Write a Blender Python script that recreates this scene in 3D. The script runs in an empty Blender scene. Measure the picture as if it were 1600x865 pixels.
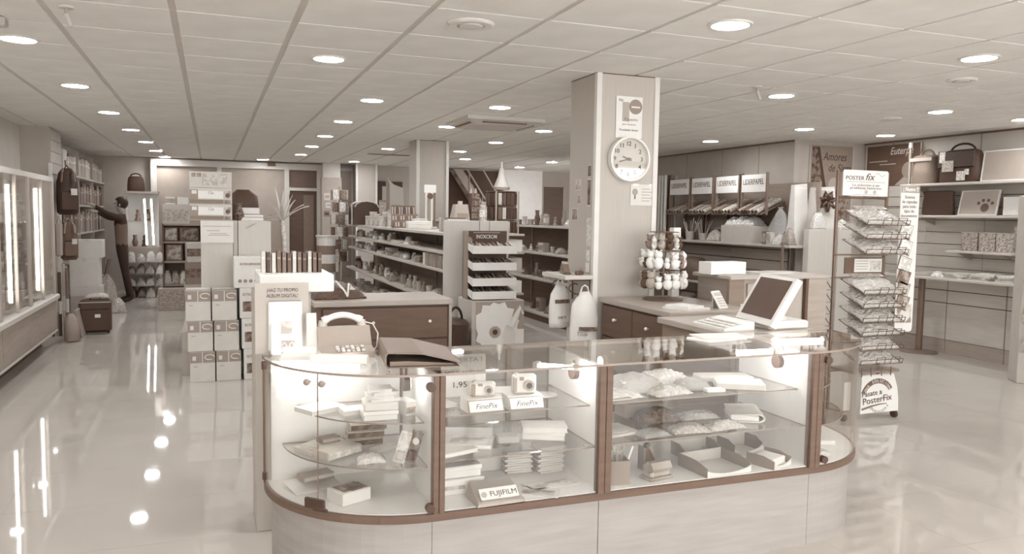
import bpy, math, random
from mathutils import Vector, Matrix
random.seed(11)
PI = math.pi
COL = bpy.context.scene.collection
SC = bpy.context.scene

# ------------------------------------------------------------------ camera
cam_d = bpy.data.cameras.new('camera')
cam = bpy.data.objects.new('camera', cam_d); COL.objects.link(cam)
cam_d.sensor_fit = 'HORIZONTAL'; cam_d.sensor_width = 36.0
cam_d.lens = 36.0 * 1230.2 / 1600.0
cam_d.clip_start = 0.05; cam_d.clip_end = 100
def cam_matrix(yaw, pitch, roll, loc):
    f = Vector((math.sin(yaw) * math.cos(pitch), math.cos(yaw) * math.cos(pitch), math.sin(pitch)))
    r = Vector((math.cos(yaw), -math.sin(yaw), 0)); u = r.cross(f)
    c, s = math.cos(roll), math.sin(roll)
    r2 = c * r + s * u; u2 = -s * r + c * u
    m = Matrix((( r2.x, u2.x, -f.x, loc[0]), (r2.y, u2.y, -f.y, loc[1]), (r2.z, u2.z, -f.z, loc[2]), (0, 0, 0, 1)))
    return m
cam.matrix_world = cam_matrix(0.365263, -0.0763975, 0.0154741, (0, 0, 1.48))
SC.camera = cam

# ------------------------------------------------------------------ world, exposure
W = bpy.data.worlds.new('world'); SC.world = W; W.use_nodes = True
bgn = W.node_tree.nodes['Background']
bgn.inputs[0].default_value = (.95, 1.0, 1.05, 1); bgn.inputs[1].default_value = 3.7
SC.view_settings.view_transform = 'Standard'; SC.view_settings.look = 'None'
SC.view_settings.gamma = 1.0; SC.view_settings.use_curve_mapping = False
SC.view_settings.exposure = 0.9
DOWNLIGHT = 58.0      # radiance of the ceiling downlight lenses
TUBE = 20.0          # short tubes in the counter
CABTUBE = 8.0         # tubes of the left display cabinets
SPOT = 22.0           # little spots in the counter

# ------------------------------------------------------------------ colours and materials
RAMP = [(20, (42, 30, 23)), (40, (62, 44, 34)), (70, (88, 65, 52)), (95, (112, 88, 73)), (130, (142, 124, 110)), (160, (168, 154, 142)),
        (190, (194, 185, 175)), (220, (220, 214, 206)), (250, (248, 245, 241))]
def lin(c):
    c /= 255.0
    return c / 12.92 if c <= .04045 else ((c + .055) / 1.055) ** 2.4
def sep(t):
    if t <= RAMP[0][0]: c = RAMP[0][1]
    elif t >= RAMP[-1][0]: c = RAMP[-1][1]
    else:
        for (a, ca), (b, cb) in zip(RAMP, RAMP[1:]):
            if a <= t <= b:
                k = (t - a) / (b - a); c = [ca[i] + (cb[i] - ca[i]) * k for i in range(3)]; break
    return tuple(lin(v) for v in c) + (1,)
_m = {}
def mat(t, rough=.55, metal=0.0, kind='plain', spec=.4):
    """sepia material of tone t (0..255) with a procedural grain"""
    if t < 160: t = t - (160 - t) * .45
    key = (round(t, 1), rough, metal, kind, spec)
    if key in _m: return _m[key]
    m = bpy.data.materials.new('%s_%d' % (kind, int(t))); m.use_nodes = True
    nt = m.node_tree; b = nt.nodes['Principled BSDF']; N = nt.nodes.new; L = nt.links.new
    b.inputs['Roughness'].default_value = rough; b.inputs['Metallic'].default_value = metal
    b.inputs['Specular IOR Level'].default_value = spec
    tc = N('ShaderNodeTexCoord'); mp = N('ShaderNodeMapping'); L(tc.outputs['Object'], mp.inputs[0])
    cr = N('ShaderNodeValToRGB'); cr.color_ramp.elements[0].position = .3; cr.color_ramp.elements[1].position = .7
    amp = {'plain': 3, 'wood': 6, 'plaster': 4, 'paper': 3, 'print': 20, 'picture': 34, 'crumple': 12, 'wrap': 20, 'fabric': 6, 'weave': 10, 'fleck': 34, 'board': 3}[kind]
    cr.color_ramp.elements[0].color = sep(t - amp); cr.color_ramp.elements[1].color = sep(min(t + amp * .8, 246))
    n = N('ShaderNodeTexNoise'); L(mp.outputs[0], n.inputs['Vector']); n.inputs['Detail'].default_value = 3
    n.inputs['Scale'].default_value = {'plain': 9, 'wood': 4, 'plaster': 5, 'paper': 12, 'print': 42, 'picture': 14, 'crumple': 48, 'wrap': 58, 'fabric': 60, 'weave': 120, 'fleck': 60, 'board': 6}[kind]
    if kind == 'wood': mp.inputs['Scale'].default_value = (1.0, 1.0, 9.0)
    if kind == 'board': mp.inputs['Scale'].default_value = (14.0, 14.0, .6)
    if kind in ('print', 'picture', 'fleck'):
        cr.color_ramp.elements[0].position = .42; cr.color_ramp.elements[1].position = .58
    L(n.outputs[0], cr.inputs[0]); L(cr.outputs[0], b.inputs['Base Color'])
    if kind in ('crumple', 'wrap', 'fabric', 'weave'):
        bp = N('ShaderNodeBump'); bp.inputs['Strength'].default_value = .9 if kind in ('crumple', 'wrap') else .25
        bp.inputs['Distance'].default_value = .02 if kind in ('crumple', 'wrap') else .004
        L(n.outputs[0], bp.inputs['Height']); L(bp.outputs[0], b.inputs['Normal'])
    _m[key] = m
    return m
def glass(name='clear_glass', tint=.95, ior=1.45, rough=.02):
    if name in _m: return _m[name]
    m = bpy.data.materials.new(name); m.use_nodes = True; nt = m.node_tree; nt.nodes.clear(); N = nt.nodes.new; L = nt.links.new
    o = N('ShaderNodeOutputMaterial'); mx = N('ShaderNodeMixShader'); tr = N('ShaderNodeBsdfTransparent'); gl = N('ShaderNodeBsdfGlossy')
    r0 = ((ior - 1) / (ior + 1)) ** 2
    ge = N('ShaderNodeNewGeometry'); dt = N('ShaderNodeVectorMath'); dt.operation = 'DOT_PRODUCT'
    L(ge.outputs['Incoming'], dt.inputs[0]); L(ge.outputs['Normal'], dt.inputs[1])
    def mth(op, a, b):
        q = N('ShaderNodeMath'); q.operation = op
        for i, v in enumerate((a, b)):
            if v is None: continue
            if isinstance(v, (int, float)): q.inputs[i].default_value = v
            else: L(v, q.inputs[i])
        return q.outputs[0]
    c = mth('ABSOLUTE', dt.outputs['Value'], None); p5 = mth('POWER', mth('SUBTRACT', 1.0, c), 5.0); fac = mth('ADD', mth('MULTIPLY', p5, 1 - r0), r0)
    tr.inputs[0].default_value = (tint, tint * .995, tint * .985, 1); gl.inputs[0].default_value = (1, .98, .96, 1); gl.inputs['Roughness'].default_value = rough
    L(fac, mx.inputs[0]); L(tr.outputs[0], mx.inputs[1]); L(gl.outputs[0], mx.inputs[2]); L(mx.outputs[0], o.inputs[0])
    _m[name] = m; return m
def film(name, clear, t):
    """thin translucent plastic: part clear, part pale gloss"""
    if name in _m: return _m[name]
    m = bpy.data.materials.new(name); m.use_nodes = True; nt = m.node_tree; N = nt.nodes.new; L = nt.links.new
    b = nt.nodes['Principled BSDF']; b.inputs['Base Color'].default_value = sep(t); b.inputs['Roughness'].default_value = .15
    o = nt.nodes['Material Output']; mx = N('ShaderNodeMixShader'); tr = N('ShaderNodeBsdfTransparent'); mx.inputs[0].default_value = 1 - clear
    n = N('ShaderNodeTexNoise'); n.inputs['Scale'].default_value = 22; bp = N('ShaderNodeBump'); bp.inputs['Strength'].default_value = .6; bp.inputs['Distance'].default_value = .03
    L(n.outputs[0], bp.inputs['Height']); L(bp.outputs[0], b.inputs['Normal'])
    L(tr.outputs[0], mx.inputs[1]); L(b.outputs[0], mx.inputs[2]); L(mx.outputs[0], o.inputs[0])
    _m[name] = m; return m
def emis(name, strength, col=(.96, 1.0, 1.04)):
    if name in _m: return _m[name]
    m = bpy.data.materials.new(name); m.use_nodes = True; nt = m.node_tree; b = nt.nodes['Principled BSDF']
    b.inputs['Base Color'].default_value = (.8, .78, .75, 1)
    b.inputs['Emission Color'].default_value = col + (1,); b.inputs['Emission Strength'].default_value = strength
    _m[name] = m; return m

# ------------------------------------------------------------------ mesh builder
class MB:
    def __init__(s): s.v = []; s.f = []; s.mi = []; s.cur = 0; s.X = None
    def add(s, vs, fs):
        o = len(s.v)
        if s.X is not None: vs = [tuple(s.X @ Vector(v)) for v in vs]
        s.v += [tuple(v) for v in vs]; s.f += [tuple(i + o for i in f) for f in fs]; s.mi += [s.cur] * len(fs); return s
    def slot(s, k): s.cur = k; return s
    def xf(s, loc=(0, 0, 0), rz=0, rx=0, ry=0):
        s.X = Matrix.Translation(loc) @ Matrix.Rotation(rz, 4, 'Z') @ Matrix.Rotation(ry, 4, 'Y') @ Matrix.Rotation(rx, 4, 'X'); return s
    def noxf(s): s.X = None; return s
    def box(s, x0, x1, y0, y1, z0, z1):
        return s.add([(x0, y0, z0), (x1, y0, z0), (x1, y1, z0), (x0, y1, z0), (x0, y0, z1), (x1, y0, z1), (x1, y1, z1), (x0, y1, z1)],
                     [(0, 3, 2, 1), (4, 5, 6, 7), (0, 1, 5, 4), (1, 2, 6, 5), (2, 3, 7, 6), (3, 0, 4, 7)])
    def cbox(s, x0, x1, y0, y1, z0, z1, c=.004):
        """box with chamfered edges"""
        c = min(c, (x1 - x0) * .45, (y1 - y0) * .45, (z1 - z0) * .45)
        P = []
        for z, i in ((z0, c), (z0 + c, 0), (z1 - c, 0), (z1, c)):
            a0, a1, b0, b1 = x0 + i, x1 - i, y0 + i, y1 - i
            k = c
            P += [(a0 + k, b0, z), (a1 - k, b0, z), (a1, b0 + k, z), (a1, b1 - k, z), (a1 - k, b1, z), (a0 + k, b1, z), (a0, b1 - k, z), (a0, b0 + k, z)]
        F = [tuple(range(7, -1, -1)), tuple(range(24, 32))]
        for l in range(3):
            for i in range(8):
                j = (i + 1) % 8; F.append((l * 8 + i, l * 8 + j, l * 8 + 8 + j, l * 8 + 8 + i))
        return s.add(P, F)
    def cyl(s, p0, p1, r0, r1=None, n=12, caps=True):
        r1 = r0 if r1 is None else r1
        p0 = Vector(p0); p1 = Vector(p1); d = (p1 - p0)
        if d.length < 1e-9: return s
        d.normalize(); a = Vector((0, 0, 1)) if abs(d.z) < .9 else Vector((1, 0, 0))
        u = d.cross(a).normalized(); w = d.cross(u)
        P = []
        for p, r in ((p0, r0), (p1, r1)):
            for i in range(n):
                t = 2 * PI * i / n; P.append(p + u * (r * math.cos(t)) + w * (r * math.sin(t)))
        F = [(i, (i + 1) % n, n + (i + 1) % n, n + i) for i in range(n)]
        if caps: F += [tuple(range(n - 1, -1, -1)), tuple(range(n, 2 * n))]
        return s.add(P, F)
    def tube(s, path, r, n=6, closed=False):
        pts = [Vector(p) for p in path]
        rs = r if isinstance(r, (list, tuple)) else [r] * len(pts)
        P = []; m = len(pts); u = None
        for k, p in enumerate(pts):
            if closed: d = pts[(k + 1) % m] - pts[k - 1]
            else: d = pts[min(k + 1, m - 1)] - pts[max(k - 1, 0)]
            d.normalize()
            if u is None:
                a = Vector((0, 0, 1)) if abs(d.z) < .9 else Vector((1, 0, 0)); u = d.cross(a).normalized()
            else: u = (u - d * u.dot(d)).normalized()
            w = d.cross(u)
            for i in range(n):
                t = 2 * PI * i / n; P.append(p + (u * math.cos(t) + w * math.sin(t)) * rs[k])
        F = []
        for k in range(m if closed else m - 1):
            k2 = (k + 1) % m
            for i in range(n):
                j = (i + 1) % n; F.append((k * n + i, k * n + j, k2 * n + j, k2 * n + i))
        if not closed: F += [tuple(range(n - 1, -1, -1)), tuple(range((m - 1) * n, m * n))]
        return s.add(P, F)
    def lathe(s, prof, n=16, c=(0, 0, 0), sx=1, sy=1):
        P = []; F = []
        for r, z in prof:
            for i in range(n):
                t = 2 * PI * i / n; P.append((c[0] + r * sx * math.cos(t), c[1] + r * sy * math.sin(t), c[2] + z))
        m = len(prof)
        for k in range(m - 1):
            for i in range(n):
                j = (i + 1) % n; F.append((k * n + i, k * n + j, (k + 1) * n + j, (k + 1) * n + i))
        if prof[0][0] < .002: F.append(tuple(range(n - 1, -1, -1)))
        if prof[-1][0] < .002: F.append(tuple(range((m - 1) * n, m * n)))
        return s.add(P, F)
    def prism(s, poly, a, b, axis='z'):
        """polygon (list of 2-d points) extruded from a to b along an axis; y: poly=(x,z), x: poly=(y,z)"""
        n = len(poly)
        def pt(p, h): return (p[0], p[1], h) if axis == 'z' else ((p[0], h, p[1]) if axis == 'y' else (h, p[0], p[1]))
        P = [pt(p, a) for p in poly] + [pt(p, b) for p in poly]
        F = [tuple(range(n)), tuple(range(2 * n - 1, n - 1, -1))] + [(i, n + i, n + (i + 1) % n, (i + 1) % n) for i in range(n)]
        ar = sum(poly[i][0] * poly[(i + 1) % n][1] - poly[(i + 1) % n][0] * poly[i][1] for i in range(n))
        if (ar > 0 and axis in ('z', 'x')) or (ar < 0 and axis == 'y'): F = [f[::-1] for f in F]
        return s.add(P, F)
    def pillow(s, x, y, z, w, d, h, n=8, jag=.0, rnd=None, tilt=0):
        """flat soft packet lying at z (centre x,y), w by d, h thick; crumpled by jag"""
        rnd = rnd or random; P = []; F = []; m = n + 1
        for lay in (0, 1):
            for j in range(m):
                for i in range(m):
                    a = i / n * 2 - 1; b = j / n * 2 - 1
                    e = max(0, (1 - a * a)) ** .5 * max(0, (1 - b * b)) ** .5
                    zz = (h * (.12 + .88 * e) if lay else 0) + (rnd.uniform(-jag, jag) * h * (1 if lay else 0) if e > .05 else 0)
                    P.append((x + a * w / 2 + rnd.uniform(-jag, jag) * w * .03, y + b * d / 2 + rnd.uniform(-jag, jag) * d * .03, z + max(zz, .0005 if lay else 0)))
        for lay in (0, 1):
            o = lay * m * m
            for j in range(n):
                for i in range(n):
                    q = (o + j * m + i, o + j * m + i + 1, o + (j + 1) * m + i + 1, o + (j + 1) * m + i)
                    F.append(q if lay else q[::-1])
        rim = [i for i in range(m)] + [j * m + n for j in range(1, m)] + [n * m + i for i in range(n - 1, -1, -1)] + [j * m for j in range(n - 1, 0, -1)]
        for k in range(len(rim)):
            a, b = rim[k], rim[(k + 1) % len(rim)]; F.append((a, b, b + m * m, a + m * m))
        return s.add(P, F)
    def sphere(s, c, r, n=10, sx=1, sy=1, sz=1):
        prof = [(max(1e-4, math.sin(PI * k / n)) * r, -math.cos(PI * k / n) * r * sz) for k in range(n + 1)]
        return s.lathe(prof, n + 2, c, sx, sy)
    def mesh(s, name, mats, smooth=False):
        me = bpy.data.meshes.new(name); me.from_pydata(s.v, [], s.f)
        for m in (mats if isinstance(mats, (list, tuple)) else [mats]): me.materials.append(m)
        me.polygons.foreach_set('material_index', s.mi)
        if smooth: me.polygons.foreach_set('use_smooth', [True] * len(s.f))
        me.update(); return me
    def build(s, name, mats, parent=None, smooth=False, loc=None, rz=0, label=None, w=False):
        o = bpy.data.objects.new(name, s.mesh(name, mats, smooth)); COL.objects.link(o)
        if parent: o.parent = parent
        if loc: o.location = loc
        if w: o.location = -parent.location
        if rz: o.rotation_euler.z = rz
        if label: o['label'] = label
        return o
def smooth_by_angle(o, deg=35):
    me = o.data; me.polygons.foreach_set('use_smooth', [True] * len(me.polygons))
    try: me.set_sharp_from_angle(angle=math.radians(deg))
    except Exception: pass
    return o
def thing(name, label, cat, loc=(0, 0, 0), rz=0, group=None):
    o = bpy.data.objects.new(name, None); COL.objects.link(o); o.empty_display_size = .1
    o.location = loc; o.rotation_euler.z = rz; o['label'] = label; o['category'] = cat
    if group: o['group'] = group
    return o
def tag(o, label, cat, group=None):
    o['label'] = label; o['category'] = cat
    if group: o['group'] = group
    return o
def struct(o, label=None, cat=None):
    o['kind'] = 'structure'
    if label: o['label'] = label
    if cat: o['category'] = cat
    return o
def text(body, size, loc, m, parent, name='lettering', shear=0.0, rx=PI / 2, rz=0, ry=0, width=None, align='CENTER', bold=0.0, ext=.0006, label=None):
    cu = bpy.data.curves.new(name, 'FONT'); cu.body = body; cu.size = size; cu.shear = shear; cu.align_x = align; cu.align_y = 'CENTER'
    cu.extrude = ext; cu.offset = bold; cu.resolution_u = 3
    t = bpy.data.objects.new(name, cu); COL.objects.link(t)
    dg = bpy.context.evaluated_depsgraph_get()
    me = bpy.data.meshes.new_from_object(t.evaluated_get(dg)); me.name = name
    bpy.data.objects.remove(t); bpy.data.curves.remove(cu)
    if width:
        xs = [v.co.x for v in me.vertices]
        if xs:
            k = width / (max(xs) - min(xs))
            for v in me.vertices: v.co.x *= k
    me.materials.clear(); me.materials.append(m)
    o = bpy.data.objects.new(name, me); COL.objects.link(o); o.parent = parent
    o.location = loc; o.rotation_euler = (rx, ry, rz)
    if label: o['label'] = label
    return o
def copy_tree(o, parent=None):
    c = o.copy(); COL.objects.link(c); c.parent = parent
    for ch in list(o.children): copy_tree(ch, c)
    return c
ORD = ['first', 'second', 'third', 'fourth', 'fifth', 'sixth', 'seventh', 'eighth', 'ninth', 'tenth', 'eleventh', 'twelfth', 'thirteenth', 'fourteenth', 'fifteenth',
       'sixteenth', 'seventeenth', 'eighteenth', 'nineteenth', 'twentieth']
ORD += ['twenty-' + w for w in ORD[:9]] + ['thirtieth'] + ['thirty-' + w for w in ORD[:9]] + ['fortieth']
# ================================================================== THE SETTING
CZ = 2.491
X0, X1, Y0, Y1 = -2.15, 7.95, -2.6, 16.4
def floor_material():
    m = bpy.data.materials.new('polished_floor'); m.use_nodes = True; nt = m.node_tree; b = nt.nodes['Principled BSDF']; N = nt.nodes.new; L = nt.links.new
    tc = N('ShaderNodeTexCoord'); n = N('ShaderNodeTexNoise'); n.inputs['Scale'].default_value = 2.2; n.inputs['Detail'].default_value = 6
    oi = N('ShaderNodeObjectInfo'); ad = N('ShaderNodeVectorMath'); ad.operation = 'ADD'; sc = N('ShaderNodeVectorMath'); sc.operation = 'SCALE'; sc.inputs['Scale'].default_value = 1.0
    L(oi.outputs['Location'], ad.inputs[0]); L(tc.outputs['Object'], ad.inputs[1]); L(ad.outputs[0], n.inputs['Vector'])
    cr = N('ShaderNodeValToRGB'); cr.color_ramp.elements[0].position = .25; cr.color_ramp.elements[1].position = .75
    cr.color_ramp.elements[0].color = sep(192); cr.color_ramp.elements[1].color = sep(199)
    L(n.outputs[0], cr.inputs[0]); L(cr.outputs[0], b.inputs['Base Color'])
    b.inputs['Roughness'].default_value = .035; b.inputs['Specular IOR Level'].default_value = .55
    return m
fm_ = floor_material()
flo = struct(MB().box(X0 - .3, 9.2, Y0, 17.2, -.1, -.0012).build('floor', mat(186, .5)), 'polished pale tiled shop floor', 'floor')
FT = .6; ft_me = MB().box(.0006, FT - .0006, .0006, FT - .0006, -.0012, 0).mesh('floor_tile', fm_)
frest = MB()
for k in range(-1, 19):
    for j in range(-5, 33):
        x, y = X0 - .02 + FT * k, .15 + FT * j
        if 2 <= j <= 14 and y * -.33 - .9 < x < y * 1.45 + .2 and x < 7.9:
            o = bpy.data.objects.new('floor_tile', ft_me); COL.objects.link(o); o.parent = flo; o.location = (x, y, 0)
        elif x < 8.6 and y < 16.6 and y > Y0 - .3 and x > X0 - .3: frest.box(x + .0009, x + FT - .0009, y + .0009, y + FT - .0009, -.0012, 0)
fr_ = frest.build('floor_tile_field', fm_, flo); fr_['kind'] = 'stuff'

# ceiling: backing slab and separate 60 cm tiles hung under it
ceil = struct(MB().box(X0 - .3, 9.2, Y0, 17.2, CZ + .008, CZ + .12).build('ceiling', mat(205, .8)), 'suspended ceiling of pale square tiles', 'ceiling')
GX, GY = -.1682, 3.811
tm = mat(234, .85, kind='plaster', spec=.2)
def tile_mb(w, d):
    m = MB(); c = .003
    P = []
    for z, i in ((CZ + .008, 0), (CZ + .003, 0), (CZ, c)):
        P += [(i, i, z), (w - i, i, z), (w - i, d - i, z), (i, d - i, z)]
    F = [(8, 11, 10, 9)]
    for l in (0, 4):
        for i in range(4):
            j = (i + 1) % 4; F.append((l + i, l + 4 + i, l + 4 + j, l + j))
    return m.add(P, F)
tile_me = tile_mb(.6 - .034, .6 - .012).mesh('ceiling_tile', tm)
rest = MB()
for k in range(-4, 16):
    for j in range(-11, 23):
        x, y = GX + .6 * k + .017, GY + .6 * j + .006
        if -1 <= j <= 9 and k <= 14 and y * -.225 - .7 < x < y * 1.42 + .3:
            o = bpy.data.objects.new('ceiling_tile', tile_me); COL.objects.link(o); o.parent = ceil; o.location = (x, y, 0)
        elif x < 8.9 and y < 16.9:
            rest.xf((x, y, 0)); rest.add(*(lambda t: (t.v, t.f))(tile_mb(.566, .588)))
rest.noxf(); rt = rest.build('ceiling_tile_field', tm, ceil); rt['kind'] = 'stuff'

wallm = mat(205, .8, kind='plaster', spec=.2)
def wall(name, x0, x1, y0, y1, z0, z1, m=wallm, label=None):
    return struct(MB().box(x0, x1, y0, y1, z0, z1).build(name, m), label, 'wall' if label else None)
wall('wall_left', X0 - .15, X0, Y0, 17.2, 0, CZ + .02, label='plain pale wall above the lit display cabinets')
wb = wall('wall_back', X0, 9.2, Y1 + .02, Y1 + .2, 0, CZ + .02, mat(178, .8, kind='plaster'), 'far end wall of the shop behind the aisles')
wr = wall('wall_right', X1, X1 + .15, Y0, 8.02, 0, CZ + .02, mat(192, .8, kind='plaster'), 'right side wall carrying slat boards and shelves')
wall('wall_right_step', 6.9, X1 + .15, 8.02, 8.17, 0, CZ + .02, mat(178, .8, kind='plaster'), 'short return wall with the harvest poster')
wrf = wall('wall_right_far', 6.82, 6.9, 8.02, 12.2, 0, CZ + .02, mat(182, .8, kind='plaster'), 'side wall behind the gift wrap shelves')
wall('wall_right_back', 9.0, 9.15, 12.2, 17, 0, CZ + .02, mat(178, .8))
# seams between the wall boards: thin cover strips
for y in (6.35, 7.55): MB().box(X1 - .006, X1, y, y + .012, 1.96, CZ).build('seam_strip', mat(150), wr)
for y in (8.7, 9.5, 10.4): MB().box(6.814, 6.82, y, y + .012, 1.2, CZ).build('seam_strip', mat(160), wrf)
MB().box(X1 - .012, X1, Y0, 8.02, CZ - .02, CZ).build('cornice', mat(120), wr); MB().box(6.808, 6.82, 8.02, 12.2, CZ - .02, CZ).build('cornice', mat(125), wrf)
# slat boards on the right walls
slm = mat(196, .6, kind='wood')
MB().box(X1 - .006, X1, 3.2, 7.98, .5, 1.95).build('slat_groove_shade', mat(105, .8), wr)  # dark sheet colours in the shade of the slat grooves
z = .55; k = 0
while z < 1.9:
    h = .132
    for (a, b) in ((3.2, 4.15), (4.155, 5.195), (5.2, 6.24), (6.245, 7.29), (7.295, 7.98)):
        MB().box(X1 - .02, X1, a, b, z, z + h).build('slat_board', slm, wr)
    z += h + .007
for (a, b) in ((3.2, 3.86), (3.866, 4.52), (4.526, 5.194), (5.2, 5.84), (5.846, 6.56), (6.566, 7.3)):
    MB().box(X1 - .14, X1 - .02, a, b - .006, .16, .57).build('base_panel', slm, wr); MB().box(X1 - .14, X1 - .02, a, b - .006, .58, .715).build('base_panel', slm, wr); MB().box(X1 - .14, X1 - .02, a, b - .006, .725, .855).build('base_panel', slm, wr)
    MB().box(X1 - .13, X1 - .02, a, b, 0, .154).build('plinth', mat(165, .6, kind='wood'), wr)
MB().box(6.814, 6.82, 8.04, 10.52, .2, 1.2).build('slat_groove_shade', mat(95, .8), wrf)  # dark sheet added so the far slat grooves look shaded
MB().box(X1 - .125, X1 - .02, 3.2, 7.3, .14, .86).build('panel_joint_shade', mat(105, .8), wr)  # dark sheet colours in shade between the base panels
z = .25
for k in range(7):
    for (a, b) in ((8.05, 9.2), (9.206, 10.5)):
        MB().box(6.8, 6.82, a, b, z, z + .132).build('slat_board', mat(172, .6, kind='wood'), wrf)
    z += .144
# left pilaster beside the bookshelves
pil = struct(MB().box(X0, -1.84, 11.1, 11.86, 0, CZ + .01).build('trim_1', mat(182, .8, kind='plaster')), 'pilaster between display cabinets and bookshelves', 'pilaster')
for k in range(7): MB().box(-1.84, -1.825, 11.12, 11.84, 1.5 + .14 * k, 1.632 + .14 * k).build('slat_board', mat(185, .6), pil)
MB().box(-1.85, -1.815, 11.07, 11.1, .85, 2.05).build('edge_strip', mat(225, .4), pil)
# far end: glazed partition, door, piers
def frame_bar(p, *b, t=205): return MB().box(*b).build('window_frame', mat(t, .5), p)
w1 = struct(MB().box(-.95, 1.4, Y1 - .03, Y1, .2, 2.34).build('window_1', mat(150, .25, kind='plain', spec=.5)), 'grey glazed partition at the far end', 'window')
frame_bar(w1, -1.05, 1.47, Y1 - .1, Y1, 2.34, 2.46); frame_bar(w1, .12, .2, Y1 - .09, Y1, .2, 2.34); frame_bar(w1, -1.05, -.95, Y1 - .09, Y1, 0, 2.34); frame_bar(w1, 1.37, 1.46, Y1 - .09, Y1, 0, 2.34)
d1 = struct(MB().box(1.46, 2.0, Y1 - .04, Y1, 0, 1.93).build('door_1', mat(104, .5, kind='wood')), 'dark door below a transom at the far end', 'door')
MB().box(1.46, 2.0, Y1 - .04, Y1, 1.99, 2.34).build('transom_pane', mat(112, .3), d1)
MB().box(1.74, 1.94, Y1 - .055, Y1 - .04, .2, 1.85).build('door_panel', mat(130, .5), d1); frame_bar(d1, 1.46, 2.0, Y1 - .08, Y1, 1.93, 1.99)
frame_bar(d1, 2.0, 2.08, Y1 - .12, Y1, 0, 2.46); frame_bar(d1, 1.46, 2.0, Y1 - .1, Y1, 2.34, 2.46)
MB().box(1.05, 1.2, Y1 - .16, Y1 - .1, 2.40, 2.47).build('door_closer', mat(110), d1)
p1 = struct(MB().box(2.08, 2.42, 16.0, Y1, 0, CZ + .01).build('wall_pier', mat(205, .7)), 'pale pier with notices beside the dark door', 'pier')
MB().box(2.06, 2.44, 15.985, Y1, 0, 2.2).build('pier_cladding', mat(168, .7), p1)
p2 = struct(MB().box(2.74, 3.1, 15.9, Y1, 0, CZ + .01).build('wall_pier', mat(182, .7, kind='board')), 'pale pier with light edges near the brown notice board', 'pier')
for x in (2.71, 3.1): MB().box(x, x + .04, 15.88, 15.93, 0, CZ).build('edge_strip', mat(222, .4), p2)
w2 = struct(MB().box(2.46, 2.7, Y1 - .03, Y1, .2, 2.36).build('window_2', mat(140, .3)), 'narrow grey pane between two piers', 'window'); frame_bar(w2, 2.44, 2.72, Y1 - .05, Y1, 2.36, 2.42, t=190)
# far right: stair recess shade coloured onto a flat panel, bright wall
sr = struct(MB().box(4.72, 5.95, Y1 - .05, Y1 + .02, 0, 2.46).build('wall_recess', mat(100, .8)), 'flat dark panel coloured as recess shade behind the staircase', 'recess')
struct(MB().box(5.95, 6.86, Y1 - .25, Y1 + .02, 0, CZ + .01).build('wall_panel_bright', mat(228, .7)), 'bright white wall panel beside the stairs', 'wall')
d2 = struct(MB().box(6.98, 7.46, Y1 - .04, Y1 + .02, 0, 2.16).build('door_2', mat(105, .5, kind='wood')), 'dark brown door in the far right corner', 'door')
for b in ((6.93, 6.98, 0, 2.21), (7.46, 7.51, 0, 2.21), (6.98, 7.46, 2.16, 2.21)): MB().box(b[0], b[1], Y1 - .06, Y1 + .02, b[2], b[3]).build('door_frame', mat(170), d2)
# shop front behind the camera: posts, sill and glass
wf = struct(MB().box(X0, X1, Y0 - .12, Y0, 0, .25).build('wall_front', wallm), 'low sill of the shop front', 'wall')
MB().box(X0, X1, Y0 - .12, Y0, 2.38, CZ + .02).build('lintel', wallm, wf)
for k, x in enumerate((X0, .2, 2.6, 5.0, X1 - .1)): MB().box(x, x + .1, Y0 - .12, Y0, .25, 2.38).build('mullion', mat(190), wf)
for x in (-2.05, .3, 2.7, 5.1): MB().box(x, x + 2.3 if x > -2 else .2, Y0 - .07, Y0 - .062, .25, 2.38).build('pane', glass(), wf)

# columns
def column(x0, x1, y0, y1, label):
    c = struct(MB().box(x0, x1, y0, y1, 0, CZ + .01).build('column', mat(190, .7, kind='board')), label, 'column')
    for x in (x0 - .004, x1 - .036): MB().cbox(x, x + .04, y0 - .012, y0 + .03, 0, CZ, .003).build('corner_strip', mat(228, .4), c)
    MB().box(x0 - .002, x1 + .002, y0 - .004, y1, CZ - .006, CZ + .002).build('painted_shadow_line', mat(110), c)  # solid dark band paints the shadow line under the ceiling
    return c
column(2.525, 3.02, 5.0, 5.42, 'square pale column carrying the wall clock')
column(2.6, 3.04, 10.45, 10.88, 'square pale column rising behind the central shelving')

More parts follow.
